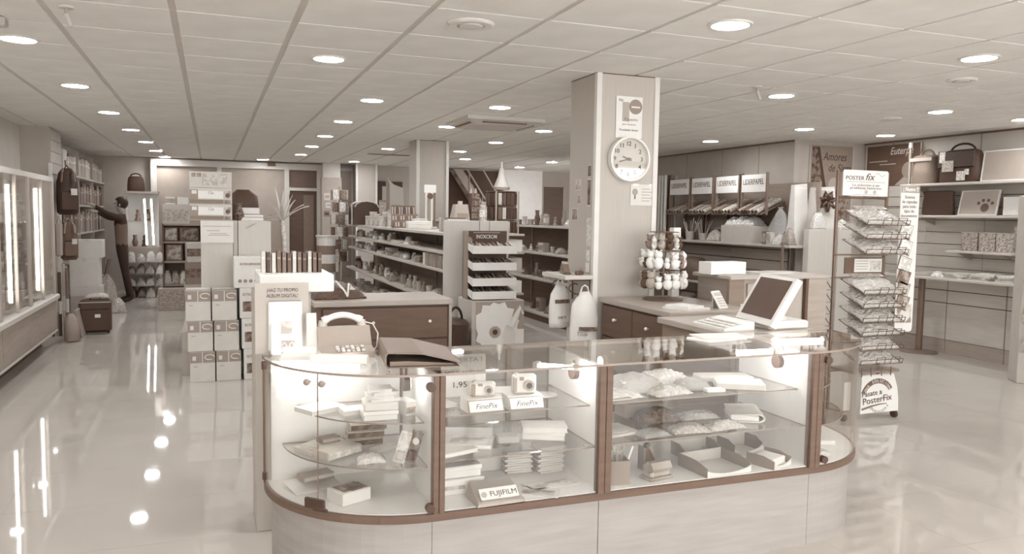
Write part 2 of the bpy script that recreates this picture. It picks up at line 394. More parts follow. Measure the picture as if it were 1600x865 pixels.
# ------------------------------------------------------------------ ceiling fittings
def lens_mesh():
    m = MB(); return m.lathe([(.001, 0), (.095, 0), (.095, .006), (.001, .006)], 24).mesh('lens', emis('downlight_lens', DOWNLIGHT), False)
LENS = lens_mesh()
RING = MB().lathe([(.096, 0), (.112, 0), (.115, .003), (.115, .01), (.096, .01), (.096, 0)], 24).mesh('trim_ring', mat(225, .4))
def downlight(x, y, label):
    t = thing('ceiling_downlight', label, 'ceiling light', (x, y, CZ - .009), group='round ceiling downlights')
    for n, me in (('trim_ring', RING), ('lens', LENS)):
        o = bpy.data.objects.new(n, me); COL.objects.link(o); o.parent = t
        if n == 'lens': o.location.z = .003
rows = [('row above the left aisle', [(-1.06, 3.69), (-1.06, 5.52), (-1.02, 7.35), (-.97, 9.17), (-.92, 10.98), (-.88, 12.77), (-.85, 14.56), (-.79, 16.1)], -1),
        ('row over the left desk', [(.73, 1.75), (.73, 3.55), (.73, 5.32)], -2),
        ('row above the striped bin aisle', [(1.344, 7.055), (1.36, 8.79), (1.4, 10.545), (1.43, 12.24), (1.46, 14.05), (.93, 15.81)], 0),
        ('row above the central shelving', [(2.513, 6.954), (2.516, 8.705), (2.547, 12.07), (2.58, 15.33)], 0),
        ('row beside the far column', [(3.66, 8.6), (3.65, 10.24), (3.66, 11.94), (4.23, 13.48)], 0),
        ('pair before the bright far wall', [(5.86, 13.37), (5.9, 15.1)], 0),
        ('row over the glass counter', [(2.528, 1.7), (2.528, 3.499), (4.324, 5.269)], -1),
        ('pair above the gift wrap shelves', [(6.097, 7.03), (6.02, 8.66)], 0),
        ('row along the right wall', [(4.393, 1.8), (4.393, 3.563), (6.19, 5.38), (7.33, 7.1), (7.32, 5.42)], -1)]
for nm, L, off in rows:
    for i, (x, y) in enumerate(L):
        k = i + off
        downlight(x, y, ('round downlight, %s from the camera in the %s' % (ORD[k], nm)) if k >= 0 else 'unseen downlight, %s of %s' % (ORD[i], nm))
def disc_vent(x, y, r, label):
    t = thing('ceiling_vent', label, 'vent', (x, y, CZ))
    MB().lathe([(r * .55, 0), (r, 0), (r, -.006), (r * .9, -.014), (r * .6, -.014), (r * .55, 0)][::-1], 24).build('rim', mat(225, .5), t)
    MB().lathe([(.001, -.022), (r * .5, -.018), (r * .5, -.004), (.001, -.004)], 20).build('cone', mat(215, .5), t)
disc_vent(1.295, 4.048, .125, 'round white air diffuser in the ceiling near the front')
disc_vent(4.95, 4.14, .1, 'small round vent in the ceiling right of the counter')
disc_vent(6.2, 5.96, .11, 'small round vent in the ceiling by the right wall')
def sprinkler(x, y, label):
    t = thing('ceiling_sensor', label, 'sensor', (x, y, CZ))
    MB().lathe([(.001, -.01), (.035, -.01), (.04, -.004), (.04, 0), (.001, 0)], 16).build('rose', mat(205, .5), t)
    MB().cyl((0, 0, -.01), (.0, 0, -.045), .009, n=8).build('stem', mat(170), t)
    MB().cyl((0, 0, -.04), (.022, -.015, -.1), .014, .011, n=8).build('head', mat(200), t)
sprinkler(-.663, 4.555, 'little ceiling fitting with angled head, upper left'); sprinkler(3.876, 5.0, 'little ceiling fitting with angled head beside the clock column')
t = thing('emergency_light', 'small bright rectangular ceiling fitting at the left edge', 'light', (-1.12, 4.95, CZ))
MB().cbox(-.12, .12, -.05, .05, -.05, 0, .01).build('housing', mat(190), t); MB().box(-.09, .09, -.056, -.05, -.04, -.012).build('diffuser', mat(245, .3), t)
t = thing('air_conditioner', 'white ceiling cassette air conditioner before the far column', 'air conditioner', (2.83, 8.0, CZ))
m = MB(); P = [(-.42, -.4), (.42, -.4), (.42, .4), (-.42, .4)]; m.prism(P, -.035, 0).build('panel', mat(215, .5), t)
m = MB(); m.add([(-.40, -.38, -.035), (.40, -.38, -.035), (.40, .38, -.035), (-.40, .38, -.035), (-.28, -.26, -.075), (.28, -.26, -.075), (.28, .26, -.075), (-.28, .26, -.075)],
                [(4, 7, 6, 5), (0, 4, 5, 1), (1, 5, 6, 2), (2, 6, 7, 3), (3, 7, 4, 0)]).build('grille', mat(195, .5), t)
for s in (-1, 1):
    MB().box(-.24, .24, s * .32 - .02, s * .32 + .02, -.06, -.05).build('slot', mat(120), t); MB().box(s * .34 - .02, s * .34 + .02, -.24, .24, -.06, -.05).build('slot', mat(120), t)
t = thing('slot_vent', 'thin dark slot vent in the far ceiling', 'vent', (2.95, 13.2, CZ)); MB().box(-.5, .5, -.05, .05, -.012, 0).build('frame', mat(170), t); MB().box(-.46, .46, -.03, .03, -.016, -.012).build('louvre', mat(120), t)
# ================================================================== small builders shared by many things
def carton(name, label, cat, x, y, z, w, d, h, rz=0, t=226, band=None, lid=False, tape=False, group=None, mark=None, rough=.6):
    o = thing(name, label, cat, (x, y, z), rz, group)
    MB().cbox(-w / 2, w / 2, -d / 2, d / 2, 0, h, .003).build('body', mat(t, rough, kind='paper'), o)
    if lid: MB().cbox(-w / 2 - .004, w / 2 + .004, -d / 2 - .004, d / 2 + .004, h * .62, h + .003, .003).build('lid', mat(t + 6, rough, kind='paper'), o)
    if band: # (z0,z1,tone)
        MB().box(-w / 2 + .002, w / 2 - .002, -d / 2 - .0025, -d / 2 + .001, h * band[0], h * band[1]).build('print_band', mat(band[2], .5, kind='print'), o)
    if tape: MB().box(-.025, .025, -d / 2 - .0015, d / 2 + .0015, h * .9, h + .0015).build('tape', mat(t - 14, .3), o)
    if mark: MB().box(-w * .3, w * .1, -d / 2 - .002, -d / 2 + .001, h * .35, h * .6).build('label', mat(mark, .5, kind='print'), o)
    return o
def booklet(name, label, cat, x, y, z, w, d, h, rz=0, t=220, page=236, kind='paper', group=None, tilt=0, pict=None):
    o = thing(name, label, cat, (x, y, z), rz, group)
    c = min(.004, h * .2)
    m = MB(); m.box(-w / 2, w / 2, -d / 2, d / 2, 0, c); m.box(-w / 2, w / 2, -d / 2, d / 2, h - c, h); m.box(-w / 2, -w / 2 + c, -d / 2, d / 2, c, h - c)
    m.build('cover', mat(t, .4, kind=kind), o)
    MB().box(-w / 2 + c, w / 2 - .003, -d / 2 + .003, d / 2 - .003, c, h - c).build('pages', mat(page, .7, kind='paper'), o)
    if pict: MB().box(-w * .36, w * .4, -d * .38, d * .38, h, h + .0008).build('picture', mat(pict, .4, kind='picture'), o)
    if tilt: o.rotation_euler.y = tilt
    return o
def std_book(name, label, x, y, z, th, dp, h, face, t, group, lean=0, kind='plain'):
    """upright book whose spine faces 'face' (+1: towards +x side of a left-hand shelf, 0: towards -y)"""
    o = thing(name, label, 'book', (x, y, z), 0 if face == 0 else PI / 2, group)
    c = .003
    m = MB(); m.box(-th / 2, -th / 2 + c, -dp / 2, dp / 2, 0, h); m.box(th / 2 - c, th / 2, -dp / 2, dp / 2, 0, h); m.box(-th / 2 + c, th / 2 - c, -dp / 2, -dp / 2 + c, 0, h)
    m.build('cover', mat(t, .5, kind=kind), o)
    MB().box(-th / 2 + c, th / 2 - c, -dp / 2 + c, dp / 2 - .004, .004, h - .004).build('pages', mat(196, .8, kind='paper'), o)
    MB().box(-th / 2 + .001, th / 2 - .001, -dp / 2 - .001, -dp / 2 + .0005, h * .64, h * .74).build('spine_label', mat(min(t + 45, 235), .5, kind='print'), o)
    if lean: o.rotation_euler.y = lean
    return o
def packet(name, label, cat, x, y, z, w, d, h, rz=0, t=232, card=None, inner=None, kind='crumple', clear=None, group=None, seed=0):
    o = thing(name, label, cat, (x, y, z), rz, group); r = random.Random(seed + int(x * 997) + int(y * 331))
    fm = film('clear_film', .45, 240) if clear else mat(t, .2, kind=kind, spec=.7)
    MB().pillow(0, 0, 0, w, d, h, 12, .13, r).build('wrapper', fm, o, smooth=True)
    if inner: MB().cbox(-w * .36, w * .36, -d * .34, d * .34, .002, h * .7, .006).build('contents', mat(inner, .5, kind='fleck'), o)
    if card: MB().box(-w * .45, w * .45, d * .36, d * .52, h * .2, h * .2 + .004).build('header_card', mat(card, .5, kind='print'), o)
    return o
def jar(name, label, cat, x, y, z, r, h, t=190, cap=None, n=14, shape='jar', group=None, kind='plain'):
    o = thing(name, label, cat, (x, y, z), 0, group)
    prof = {'jar': [(.001, 0), (r * .92, 0), (r, h * .06), (r, h * .72), (r * .72, h * .8), (r * .72, h * .84), (.001, h * .84)],
            'bottle': [(.001, 0), (r, 0), (r, h * .55), (r * .42, h * .72), (r * .4, h * .88), (.001, h * .88)],
            'cup': [(.001, 0), (r * .8, 0), (r, h), (r * .93, h), (r * .74, .01), (.001, .01)],
            'vase': [(.001, 0), (r * .6, 0), (r, h * .35), (r * .55, h * .75), (r * .7, h), (r * .6, h), (r * .45, h * .76), (.001, h * .5)],
            'tin': [(.001, 0), (r, 0), (r, h * .9), (.001, h * .9)],
            'figure': [(.001, 0), (r, 0), (r * .95, h * .1), (r * .6, h * .3), (r * .75, h * .5), (r * .35, h * .64), (r * .5, h * .78), (r * .42, h * .93), (.001, h)]}[shape]
    smooth_by_angle(MB().lathe(prof, n).build({'cup': 'cup', 'figure': 'figure'}.get(shape, 'body'), mat(t, .35, kind=kind), o))
    if cap and shape in ('jar', 'bottle', 'tin'):
        rr = {'jar': .78, 'bottle': .46, 'tin': 1.03}[shape] * r; z0 = {'jar': .84, 'bottle': .86, 'tin': .88}[shape] * h
        MB().lathe([(.001, z0), (rr, z0), (rr, h * .99), (rr * .9, h), (.001, h)], n).build('cap', mat(cap, .4), o)
    if shape == 'jar' : MB().lathe([(r * 1.012, h * .2), (r * 1.012, h * .55), (r * .99, h * .56), (r * .99, h * .19)], n).build('paper_label', mat(min(250, t + 35), .6, kind='print'), o)
    return o
def pen_cup(name, label, x, y, z, r, h, t, n=6, ph=.16, seed=1, pt=(120, 235), group=None):
    o = jar(name, label, 'pen pot', x, y, z, r, h, t, shape='cup', group=group); rd = random.Random(seed)
    for k in range(n):
        a = 2 * PI * k / n; q = r * .6; s = r * (1.2 + rd.random())
        MB().cyl((q * math.cos(a) * .5, q * math.sin(a) * .5, .012), (s * math.cos(a), s * math.sin(a), ph * rd.uniform(.8, 1.1)), .004, n=6).build('pen', mat(rd.randint(*pt), .3), o)
    return o
# ================================================================== THE GLASS COUNTER
R_, FY, BY, CL, CR = .57, 2.76, 3.33, .76, 2.53
def outline(o=0, n=18, back=0.0):
    P = [(CL - R_ + o, BY - back)]
    for k in range(n + 1):
        a = PI + (PI / 2) * k / n; P.append((CL + (R_ - o) * math.cos(a), BY + (R_ - o) * math.sin(a)))
    for k in range(n + 1):
        a = 1.5 * PI + (PI / 2) * k / n; P.append((CR + (R_ - o) * math.cos(a), BY + (R_ - o) * math.sin(a)))
    P.append((CR + R_ - o, BY - back)); return P
def arcpts(c, r, a0, a1, n): return [(c + r * math.cos(a0 + (a1 - a0) * k / n), BY + r * math.sin(a0 + (a1 - a0) * k / n)) for k in range(n + 1)]
def strip(pts, th, z0, z1):
    """vertical wall of thickness th along a plan polyline (th>0: to the inside, towards +y)"""
    m = MB(); n = len(pts); P = []
    for i, p in enumerate(pts):
        a = Vector(pts[max(i - 1, 0)]); b = Vector(pts[min(i + 1, n - 1)]); d = (b - a).normalized(); nn = Vector((-d.y, d.x))
        q = (p[0] + nn.x * th, p[1] + nn.y * th)
        P += [(p[0], p[1], z0), (p[0], p[1], z1), (q[0], q[1], z1), (q[0], q[1], z0)]
    F = [(0, 1, 2, 3)[::-1], tuple(4 * (n - 1) + k for k in (0, 1, 2, 3))]
    for i in range(n - 1):
        for k in range(4):
            a, b = 4 * i + k, 4 * i + (k + 1) % 4; F.append((a, b, b + 4, a + 4)[::-1])
    return m.add(P, F)
ct = thing('display_counter', 'long glass display counter with rounded ends and pale wooden base', 'counter', (1.65, 3.05, 0))
paleb = mat(171, .5, kind='wood')
for e_ in [n for n in paleb.node_tree.nodes if n.type == 'VALTORGB'][0].color_ramp.elements:   # paler, less brown laminate
    g_ = sum(e_.color[:3]) / 3; e_.color = tuple(c + (g_ - c) * .35 for c in e_.color[:3]) + (1,)
whitem = mat(240, .6); darkm = mat(118, .5, kind='wood'); gl = glass()
def cb(m, name, mm, **k): return m.build(name, mm, ct, w=True, **k)
cb(strip(arcpts(CL, R_ - .03, PI, 1.5 * PI, 16), .018, 0, .345), 'base_panel', paleb)
cb(strip([(CL + .002, FY + .03), (1.458, FY + .03)], .018, 0, .345), 'base_panel', paleb)
cb(strip([(1.461, FY + .03), (CR - .002, FY + .03)], .018, 0, .345), 'base_panel', paleb)
cb(strip(arcpts(CR, R_ - .03, 1.5 * PI, 2 * PI, 16), .018, 0, .345), 'base_panel', paleb)
cb(MB().box(CL - R_ + .03, CR + R_ - .03, BY - .02, BY, 0, .345), 'base_panel', paleb)
cb(MB().prism(outline(.0), .345, .374), 'dark_rim', darkm)
cb(MB().prism(outline(.016), .374, .378), 'white_deck', whitem)
GT = .892
for (a0, a1, c) in ((PI, 1.25 * PI, CL), (1.25 * PI + .004, 1.5 * PI, CL), (1.5 * PI, 2 * PI, CR)):
    cb(strip(arcpts(c, R_ - .004, a0, a1, 12), .005, .379, GT), 'curved_glass', gl, smooth=False)
a = 1.25 * PI
cb(MB().cyl((CL + (R_ - .003) * math.cos(a), BY + (R_ - .003) * math.sin(a), .379), (CL + (R_ - .003) * math.cos(a), BY + (R_ - .003) * math.sin(a), GT), .0022, n=6), 'door_edge', mat(130, .3))
for (x0, x1) in ((.80, 1.437), (1.495, 2.5)): cb(MB().box(x0, x1, FY + .004, FY + .009, .379, GT), 'front_glass', gl)
top = cb(MB().slot(1).prism(outline(-.004, 24), .893, .902), 'glass_top', [gl, mat(150, .25, spec=.6)])
for p in top.data.polygons: p.material_index = 0 if abs(p.normal.z) > .9 else 1
for (x0, x1, t0) in ((.755, .80, 0), (1.437, 1.495, 1), (2.5, 2.558, 1)):
    m = MB(); xm = (x0 + x1) / 2
    m.cbox(x0, xm - .001, FY - .006, FY + .035, .374, GT, .002); m.cbox(xm + .001, x1, FY - .006, FY + .035, .374, GT, .002); cb(m, 'front_post', darkm)
    cb(MB().box(xm - .01, xm + .01, FY + .035, BY - .02, .378, GT - .004), 'partition', whitem)
    cb(MB().box(xm - .012, xm + .012, BY - .02, BY, .378, GT), 'back_post', mat(150, .4))
# back: white door behind left end, sliding glass behind the middle, clear on the right
cb(MB().box(CL - R_ + .03, .755, BY - .014, BY, .378, GT), 'back_door', whitem)
for (x0, x1, y) in ((.79, 1.28, BY - .012), (1.24, 1.45, BY - .005), (1.48, 2.0, BY - .012), (1.97, 2.52, BY - .005)): cb(MB().box(x0, x1, y, y + .004, .378, GT), 'sliding_glass', gl)
for x in (1.26, 1.985): cb(MB().box(x - .01, x + .01, BY - .016, BY + .002, .378, GT), 'sliding_rail', mat(150, .4))
cb(MB().box(CL - R_, CR + R_, BY - .014, BY + .002, GT - .012, GT), 'back_rail', mat(205, .3))
# hinge rods, knobs, lock plate
for x, s in ((CL - R_ + .004, 0), (CR + R_ - .004, 0)):
    cb(MB().cyl((x, BY - .006, .37), (x, BY - .006, .9), .006, n=8), 'hinge_rod', mat(120, .3))
    for z in (.4, .86): cb(MB().cyl((x, BY - .006, z - .015), (x, BY - .006, z + .015), .011, n=10), 'hinge_collar', mat(105, .3))
for da, z in ((-.055, .862), (.06, .862)):
    aa = 1.25 * PI + da; q = (CL + (R_ + .002) * math.cos(aa), BY + (R_ + .002) * math.sin(aa)); d = (math.cos(aa), math.sin(aa))
    cb(MB().cyl((q[0], q[1], z), (q[0] + d[0] * .012, q[1] + d[1] * .012, z), .006, n=8).sphere((q[0] + d[0] * .018, q[1] + d[1] * .018, z), .013, 8), 'door_knob', mat(150, .3), smooth=True)
for (x, z) in ((.742, .855), (.742, .402), (2.574, .862), (2.574, .408)):
    cb(MB().cyl((x, FY - .02, z), (x, FY + .004, z), .017, n=14), 'round_clip', mat(98, .35))
aa = 1.25 * PI; q = (CL + (R_ + .004) * math.cos(aa), BY + (R_ + .004) * math.sin(aa))
cb(MB().xf((q[0], q[1], .405), rz=-PI / 4).cbox(-.05, .04, -.012, .002, -.02, .02, .003).cbox(-.01, .055, -.016, -.004, -.024, -.01, .003), 'lock_plate', mat(92, .4))
# glass shelves on studs
def shelf_edge(o):
    for p in o.data.polygons: p.material_index = 0 if abs(p.normal.z) > .9 else 1
for z, r in ((.693, .43), (.537, .49)):
    pts = [(.752, BY - .03)] + [(.752 + r * math.cos(t), BY - .02 + r * math.sin(t)) for t in [PI + (PI / 2) * k / 14 for k in range(15)]]
    pts = [(x, min(y, BY - .03)) for x, y in pts]
    shelf_edge(cb(MB().prism(pts, z - .006, z), 'glass_shelf', [gl, mat(150, .3)]))
    pts = [(2.56, BY - .03)] + [(2.56 + (r - .02) * math.cos(t), BY - .02 + (r - .02) * math.sin(t)) for t in [2 * PI - (PI / 2) * k / 14 for k in range(15)]]
    pts = [(x, min(y, BY - .03)) for x, y in pts]
    shelf_edge(cb(MB().prism(pts[::-1], z - .006, z), 'glass_shelf', [gl, mat(150, .3)]))
SU, SL = .712, .555
for (x0, x1) in ((.79, 1.45), (1.478, 2.515)):
    for z, f in ((SU, 2.87), (SL, 2.81)):
        shelf_edge(cb(MB().box(x0, x1, f, BY - .035, z - .006, z), 'glass_shelf', [gl, mat(150, .3)]))
        for x in (x0 + .012, x1 - .012):
            for y in (f + .06, BY - .12): cb(MB().cyl((x - .012, y, z - .012), (x + .012, y, z - .012), .006, n=8), 'shelf_stud', mat(215, .25))
# little round spots shining on the partitions and short tubes under the top
for (x, y, z) in ((.705, 2.985, .825), (.835, 2.99, .83), (1.395, 2.915, .845), (1.6, 3.05, .85), (2.45, 2.935, .83), (2.0, 3.2, .86)):
    sgn = -1 if x in (.835, 1.6) else 1
    h = cb(MB().cyl((x - .012, y, z), (x + .012, y, z), .031, n=20).cyl((x, y, z + .025), (x, y, .893), .005, n=8), 'spot_housing', mat(112, .5))
    MB().cyl((x + sgn * .0125, y, z), (x + sgn * .014, y, z), .025, n=18).build('spot_lens', emis('spot_lens', SPOT), h)
for (p, q) in (((.25, 3.25, .878), (.55, 3.12, .878)), ((1.24, 2.93, .878), (1.36, 2.84, .878)), ((2.23, 2.965, .878), (2.43, 2.955, .878)), ((2.66, 3.19, .878), (2.92, 3.165, .878))):
    v = (Vector(q) - Vector(p)).normalized()
    tu = cb(MB().cyl(Vector(p) - v * .02, Vector(p), .013, n=10).cyl(q, Vector(q) + v * .02, .013, n=10).cyl(Vector(p) + Vector((0, 0, .008)), Vector(p) + Vector((0, 0, .015)), .012, n=8).cyl(Vector(q) + Vector((0, 0, .008)), Vector(q) + Vector((0, 0, .015)), .012, n=8), 'tube_holder', mat(225, .4))
    MB().cyl(p, q, .009, n=10).build('tube', emis('counter_tube', TUBE), tu)

# ------------------------------------------------------------------ goods inside the counter: left rounded end
ZU, ZL, ZD = .6935, .5375, .3785
booklet('booklet', 'thin white leaflet block on upper left quarter shelf, far left', 'booklet', .40, 3.18, ZU, .16, .12, .018, .5, 236)
o = booklet('booklet', 'white notepad in the middle of the upper left quarter shelf', 'booklet', .53, 3.1, ZU, .12, .09, .02, .1, 232)
carton('carton', 'white lidded box on upper left quarter shelf, lower of two', 'box', .60, 3.0, ZU, .13, .11, .035, -.05, 234, lid=True)
carton('carton', 'white lidded box on upper left quarter shelf, upper of two', 'box', .605, 3.0, ZU + .039, .13, .11, .03, -.08, 230)
for k in range(4): booklet('note_block', '%s from bottom of white note blocks piled on the two lidded boxes' % ORD[k], 'note block', .61 + .006 * (-1) ** k, 3.0, ZU + .0695 + .0125 * k, .12 - .01 * k, .09, .012, .1 * (-1) ** k, 240 - 4 * k)
carton('carton', 'small white box leaning beside lidded boxes near the partition', 'box', .712, 3.02, ZU, .045, .08, .06, .3, 228, band=(.2, .6, 170))
booklet('booklet', 'pale booklet at the far left of the lower quarter shelf', 'booklet', .40, 3.17, ZL, .17, .12, .016, .5, 214, pict=205)
booklet('booklet', 'pale booklet stacked askew on the lower quarter shelf booklet', 'booklet', .41, 3.165, ZL + .0168, .15, .11, .012, .7, 222)
booklet('booklet', 'small dark notebook lying on the pale booklets of lower quarter shelf', 'notebook', .43, 3.17, ZL + .0294, .08, .055, .02, .35, 150, 190)
for k in range(3): carton('blister_pack', '%s from bottom of dark printed packs stacked on lower quarter shelf' % ORD[k], 'pack', .575 + .008 * k, 3.2, ZL + .031 * k, .15, .08, .03, .04 * (-1) ** k, 205, band=(.15, .8, 130))
carton('carton', 'greyish oblong box with printed side on lower left quarter shelf', 'box', .455, 3.07, ZL, .17, .085, .035, .55, 200, band=(.15, .8, 225))
packet('packet', 'clear crinkled packet at the front of the lower quarter shelf', 'packet', .56, 2.95, ZL, .11, .07, .03, -.1, 222, inner=205)
for k, (x, y) in enumerate(((.655, 2.9), (.70, 2.9))):
    t = thing('blister_card', ('pale' if k == 0 else 'dark') + ' blister card with clear bubble leaning upright by the partition', 'blister card', (x, y, ZL), -.25)
    MB().xf((0, 0, 0), ry=.28).box(-.022, .022, -.001, .001, 0, .125).build('card', mat((222, 135)[k], .5, kind='print'), t)
    MB().xf((0, 0, 0), ry=.28).cbox(-.017, .017, -.016, -.001, .012, .05, .006).build('bubble', mat((200, 110)[k], .2), t)
    MB().xf((0, 0, 0), ry=.28).cyl((0, -.012, .085), (0, -.001, .085), .013, n=14).build('button_cell', mat(236, .25), t)
booklet('booklet', 'flat pale card pack behind the clear packet on lower shelf', 'card pack', .64, 3.09, ZL, .11, .05, .012, .5, 226)
t = thing('document_wallet', 'open pale document wallet lying on the deck, far left', 'wallet', (.37, 3.19, ZD), .35)
MB().box(-.1, .1, -.06, .06, 0, .004).build('back_sheet', mat(225, .4), t); MB().xf((0, -.06, .004), rx=.18).box(-.1, .1, 0, .118, 0, .002).build('front_sheet', mat(236, .4), t)
booklet('organizer', 'brown zip organizer resting on the open document wallet', 'organizer', .385, 3.21, ZD + .0285, .13, .07, .022, .3, 165, 200)
t = carton('carton', 'white open-top box with dark papers on the deck beside the lock', 'box', .485, 3.0, ZD, .13, .11, .05, .45, 236)
MB().box(-.05, .05, -.04, .04, .05, .0515).build('paper', mat(170, .5, kind='picture'), t); MB().box(-.02, .055, -.05, .02, .0517, .053).build('paper', mat(150, .5, kind='picture'), t)

# ------------------------------------------------------------------ first straight section
t = thing('offer_sign', 'white offer card reading 1,95 € standing behind the cameras', 'sign', (1.0, 3.17, SU), 0)
MB().xf((0, 0, 0), rx=-.06).box(-.1, .1, 0, .002, 0, .178).build('card', mat(232, .5, kind='paper'), t)
for s, z, sz in (('¡ OFERTA !', .155, .026), ('MINI ALBUM', .1, .026), ('1,95 €', .05, .034)): text(s, sz, (0, -.003 + z * .06, z), mat(100, .6), t, rx=PI / 2 - .06, width=.165 if sz < .03 else .1)
def camera_stand(x, y, rz, label1, label2, k):
    t = thing('camera_stand', label1, 'display stand', (x, y, SU), rz)
    MB().prism([(-.05, 0), (.045, 0), (.045, .052), (.03, .052), (-.028, .05)], -.075, .075, 'x').build('riser', mat(228, .4), t)
    MB().add([(-.075, -.052, 0), (.075, -.052, 0), (.075, -.03, .047), (-.075, -.03, .047)], [(0, 1, 2, 3)]).build('front_plate', mat(170, .4), t)
    a = math.atan2(.022, .047)
    MB().xf((0, -.053, .003), rx=-a).box(-.07, .07, -.002, 0, .001, .044).build('name_plate', mat(245, .4), t)
    text('FinePix', .03, (0, -.046, .0225), mat(100, .5), t, shear=.35, rx=PI / 2 - a, width=.095)
    c = thing('compact_camera', label2, 'camera', (x + .005, y + .005, SU + .0525), rz + (-.2 if k else -.3))
    w, h, d = ((.102, .06, .028), (.1, .08, .036))[k]
    MB().cbox(-w / 2, w / 2, -d / 2, d / 2, 0, h, .008).build('body', mat(218, .3, metal=.3), c)
    lx = .018 if k else .022
    MB().cyl((lx, -d / 2 - .014, h * .46), (lx, -d / 2, h * .46), .022 if k else .017, n=20).build('lens_barrel', mat(165, .3), c)
    MB().cyl((lx, -d / 2 - .0155, h * .46), (lx, -d / 2 - .014, h * .46), .012 if k else .009, n=16).build('lens', mat(80, .15), c)
    MB().cbox(-w * .2, -w * .02, -d / 2 - .002, -d / 2, h * .7, h * .88, .001).build('flash', mat(140, .2), c)
    MB().cyl((-w * .3, 0, h), (-w * .3, 0, h + .005), .008, n=12).build('shutter_button', mat(200, .3), c)
    MB().cbox(-w * .46, -w * .3, -d / 2 - .005, -d / 2, h * .12, h * .85, .003).build('grip', mat(160, .4), c)
camera_stand(1.0, 2.93, .05, 'left pale riser with FinePix name plate', 'smaller silver compact camera on the left riser', 0)
camera_stand(1.175, 2.93, .0, 'right pale riser with FinePix name plate', 'larger silver compact camera with round lens on the right riser', 1)
MB_disc = thing('compact_disc', 'shiny disc lying on the upper shelf near the middle post', 'disc', (1.34, 3.1, SU)); MB().lathe([(.008, 0), (.06, 0), (.06, .0012), (.008, .0012), (.008, 0)], 28).build('disc', mat(225, .12, metal=.5), MB_disc); MB().lathe([(.008, .0012), (.02, .0012), (.02, .002), (.008, .002)], 20).build('hub', mat(170, .2), MB_disc)
booklet('booklet', 'pale pack of papers behind the right camera', 'booklet', 1.2, 3.16, SU, .2, .12, .02, -.15, 226)
booklet('booklet', 'pale leaflets at the left end of the camera shelf', 'booklet', .86, 3.05, SU, .1, .12, .012, .2, 220)
for k, (x, y, z, w, d, h, r, tt, nm) in enumerate([(.88, 2.92, SL, .16, .12, .016, .3, 226, 'album lying at the left end of the lower camera-side shelf'), (.97, 3.0, SL, .2, .14, .018, -.45, 218, 'wide album at an angle on the lower camera-side shelf'),
        (1.0, 3.12, SL, .22, .13, .016, -.35, 232, 'album at the back of the lower camera-side shelf'), (1.3, 3.02, SL, .2, .13, .022, -.45, 230, 'thick album under another near the middle post'),
        (1.315, 3.03, SL + .0225, .19, .12, .024, -.3, 228, 'thick white album topmost near the middle post')]):
    booklet('photo_album', 'pale photo ' + nm, 'album', x, y, z, w, d, h, r, tt, pict=(210 if k == 1 else None))
t = thing('plastic_case', 'clear plastic case in the middle of the lower camera-side shelf', 'case', (1.13, 2.98, SL), -.15); MB().cbox(-.055, .055, -.045, .045, 0, .07, .004).build('case', film('clear_case', .7, 235), t); MB().cbox(-.045, .045, -.035, .035, .003, .03, .003).build('contents', mat(205, .4), t)
carton('carton', 'large white box on the deck at the left, lower of two', 'box', .905, 3.02, ZD, .21, .2, .06, .05, 236, mark=190)
carton('carton', 'flatter white box on the deck at the left, upper of two', 'box', .9, 3.03, ZD + .061, .2, .19, .045, .03, 240, lid=True)
carton('carton', 'pale cardboard box standing behind the white pair on deck', 'box', 1.11, 3.2, ZD, .14, .1, .1, 0, 214)
for s, (x, y, n, r, nm) in enumerate(((1.23, 3.13, 9, -.05, 'left'), (1.36, 3.09, 11, .05, 'right'))):
    for k in range(n): booklet('print_wallet', '%s from the bottom in the %s stack of photo print wallets' % (ORD[k], nm), 'print wallet', x + .003 * (-1) ** k, y, ZD + .0105 * k, .12, .09, .01, r + .04 * (-1) ** k, 196 + 14 * (k % 3), 225)
t = thing('film_stand', 'dark plinth with FUJIFILM name plate on the counter deck', 'display stand', (1.03, 2.83, ZD), .05)
MB().add([(-.105, -.07, 0), (.095, -.07, 0), (.095, .07, 0), (-.105, .07, 0), (-.1, -.07, .012), (.09, -.07, .012), (.085, .065, .055), (-.09, .065, .055)], [(0, 3, 2, 1), (4, 5, 6, 7), (0, 1, 5, 4), (1, 2, 6, 5), (2, 3, 7, 6), (3, 0, 4, 7)]).build('plinth', mat(176, .4), t)
MB().xf((-.01, -.055, .018), rx=-.85).cbox(-.075, .085, -.006, 0, 0, .05, .003).build('name_plate', mat(246, .4), t); text('FUJIFILM', .03, (.012, -.0425, .0375), mat(95, .5), t, rx=PI / 2 - .85, width=.11); MB().xf((-.068, -.0425, .037), rx=-.85).cyl((0, -.003, 0), (0, 0, 0), .011, n=12).build('emblem', mat(190, .4), t)
for k, (x, y, r, tt, nm) in enumerate([(1.22, 2.84, -.55, 175, 'darker glossy photo print lying by the film stand'), (1.3, 2.92, .12, 215, 'wide glossy photo brochure behind the darker print')]):
    t = thing('photo_brochure', nm, 'brochure', (x, y, ZD), r); MB().box(-.08 - .03 * k, .08 + .03 * k, -.05, .05, 0, .003).build('sheet', mat(228, .3), t); MB().box(-.07 - .03 * k, .06 + .03 * k, -.035, .02, .003, .0036).build('picture', mat(tt, .3, kind='picture'), t)

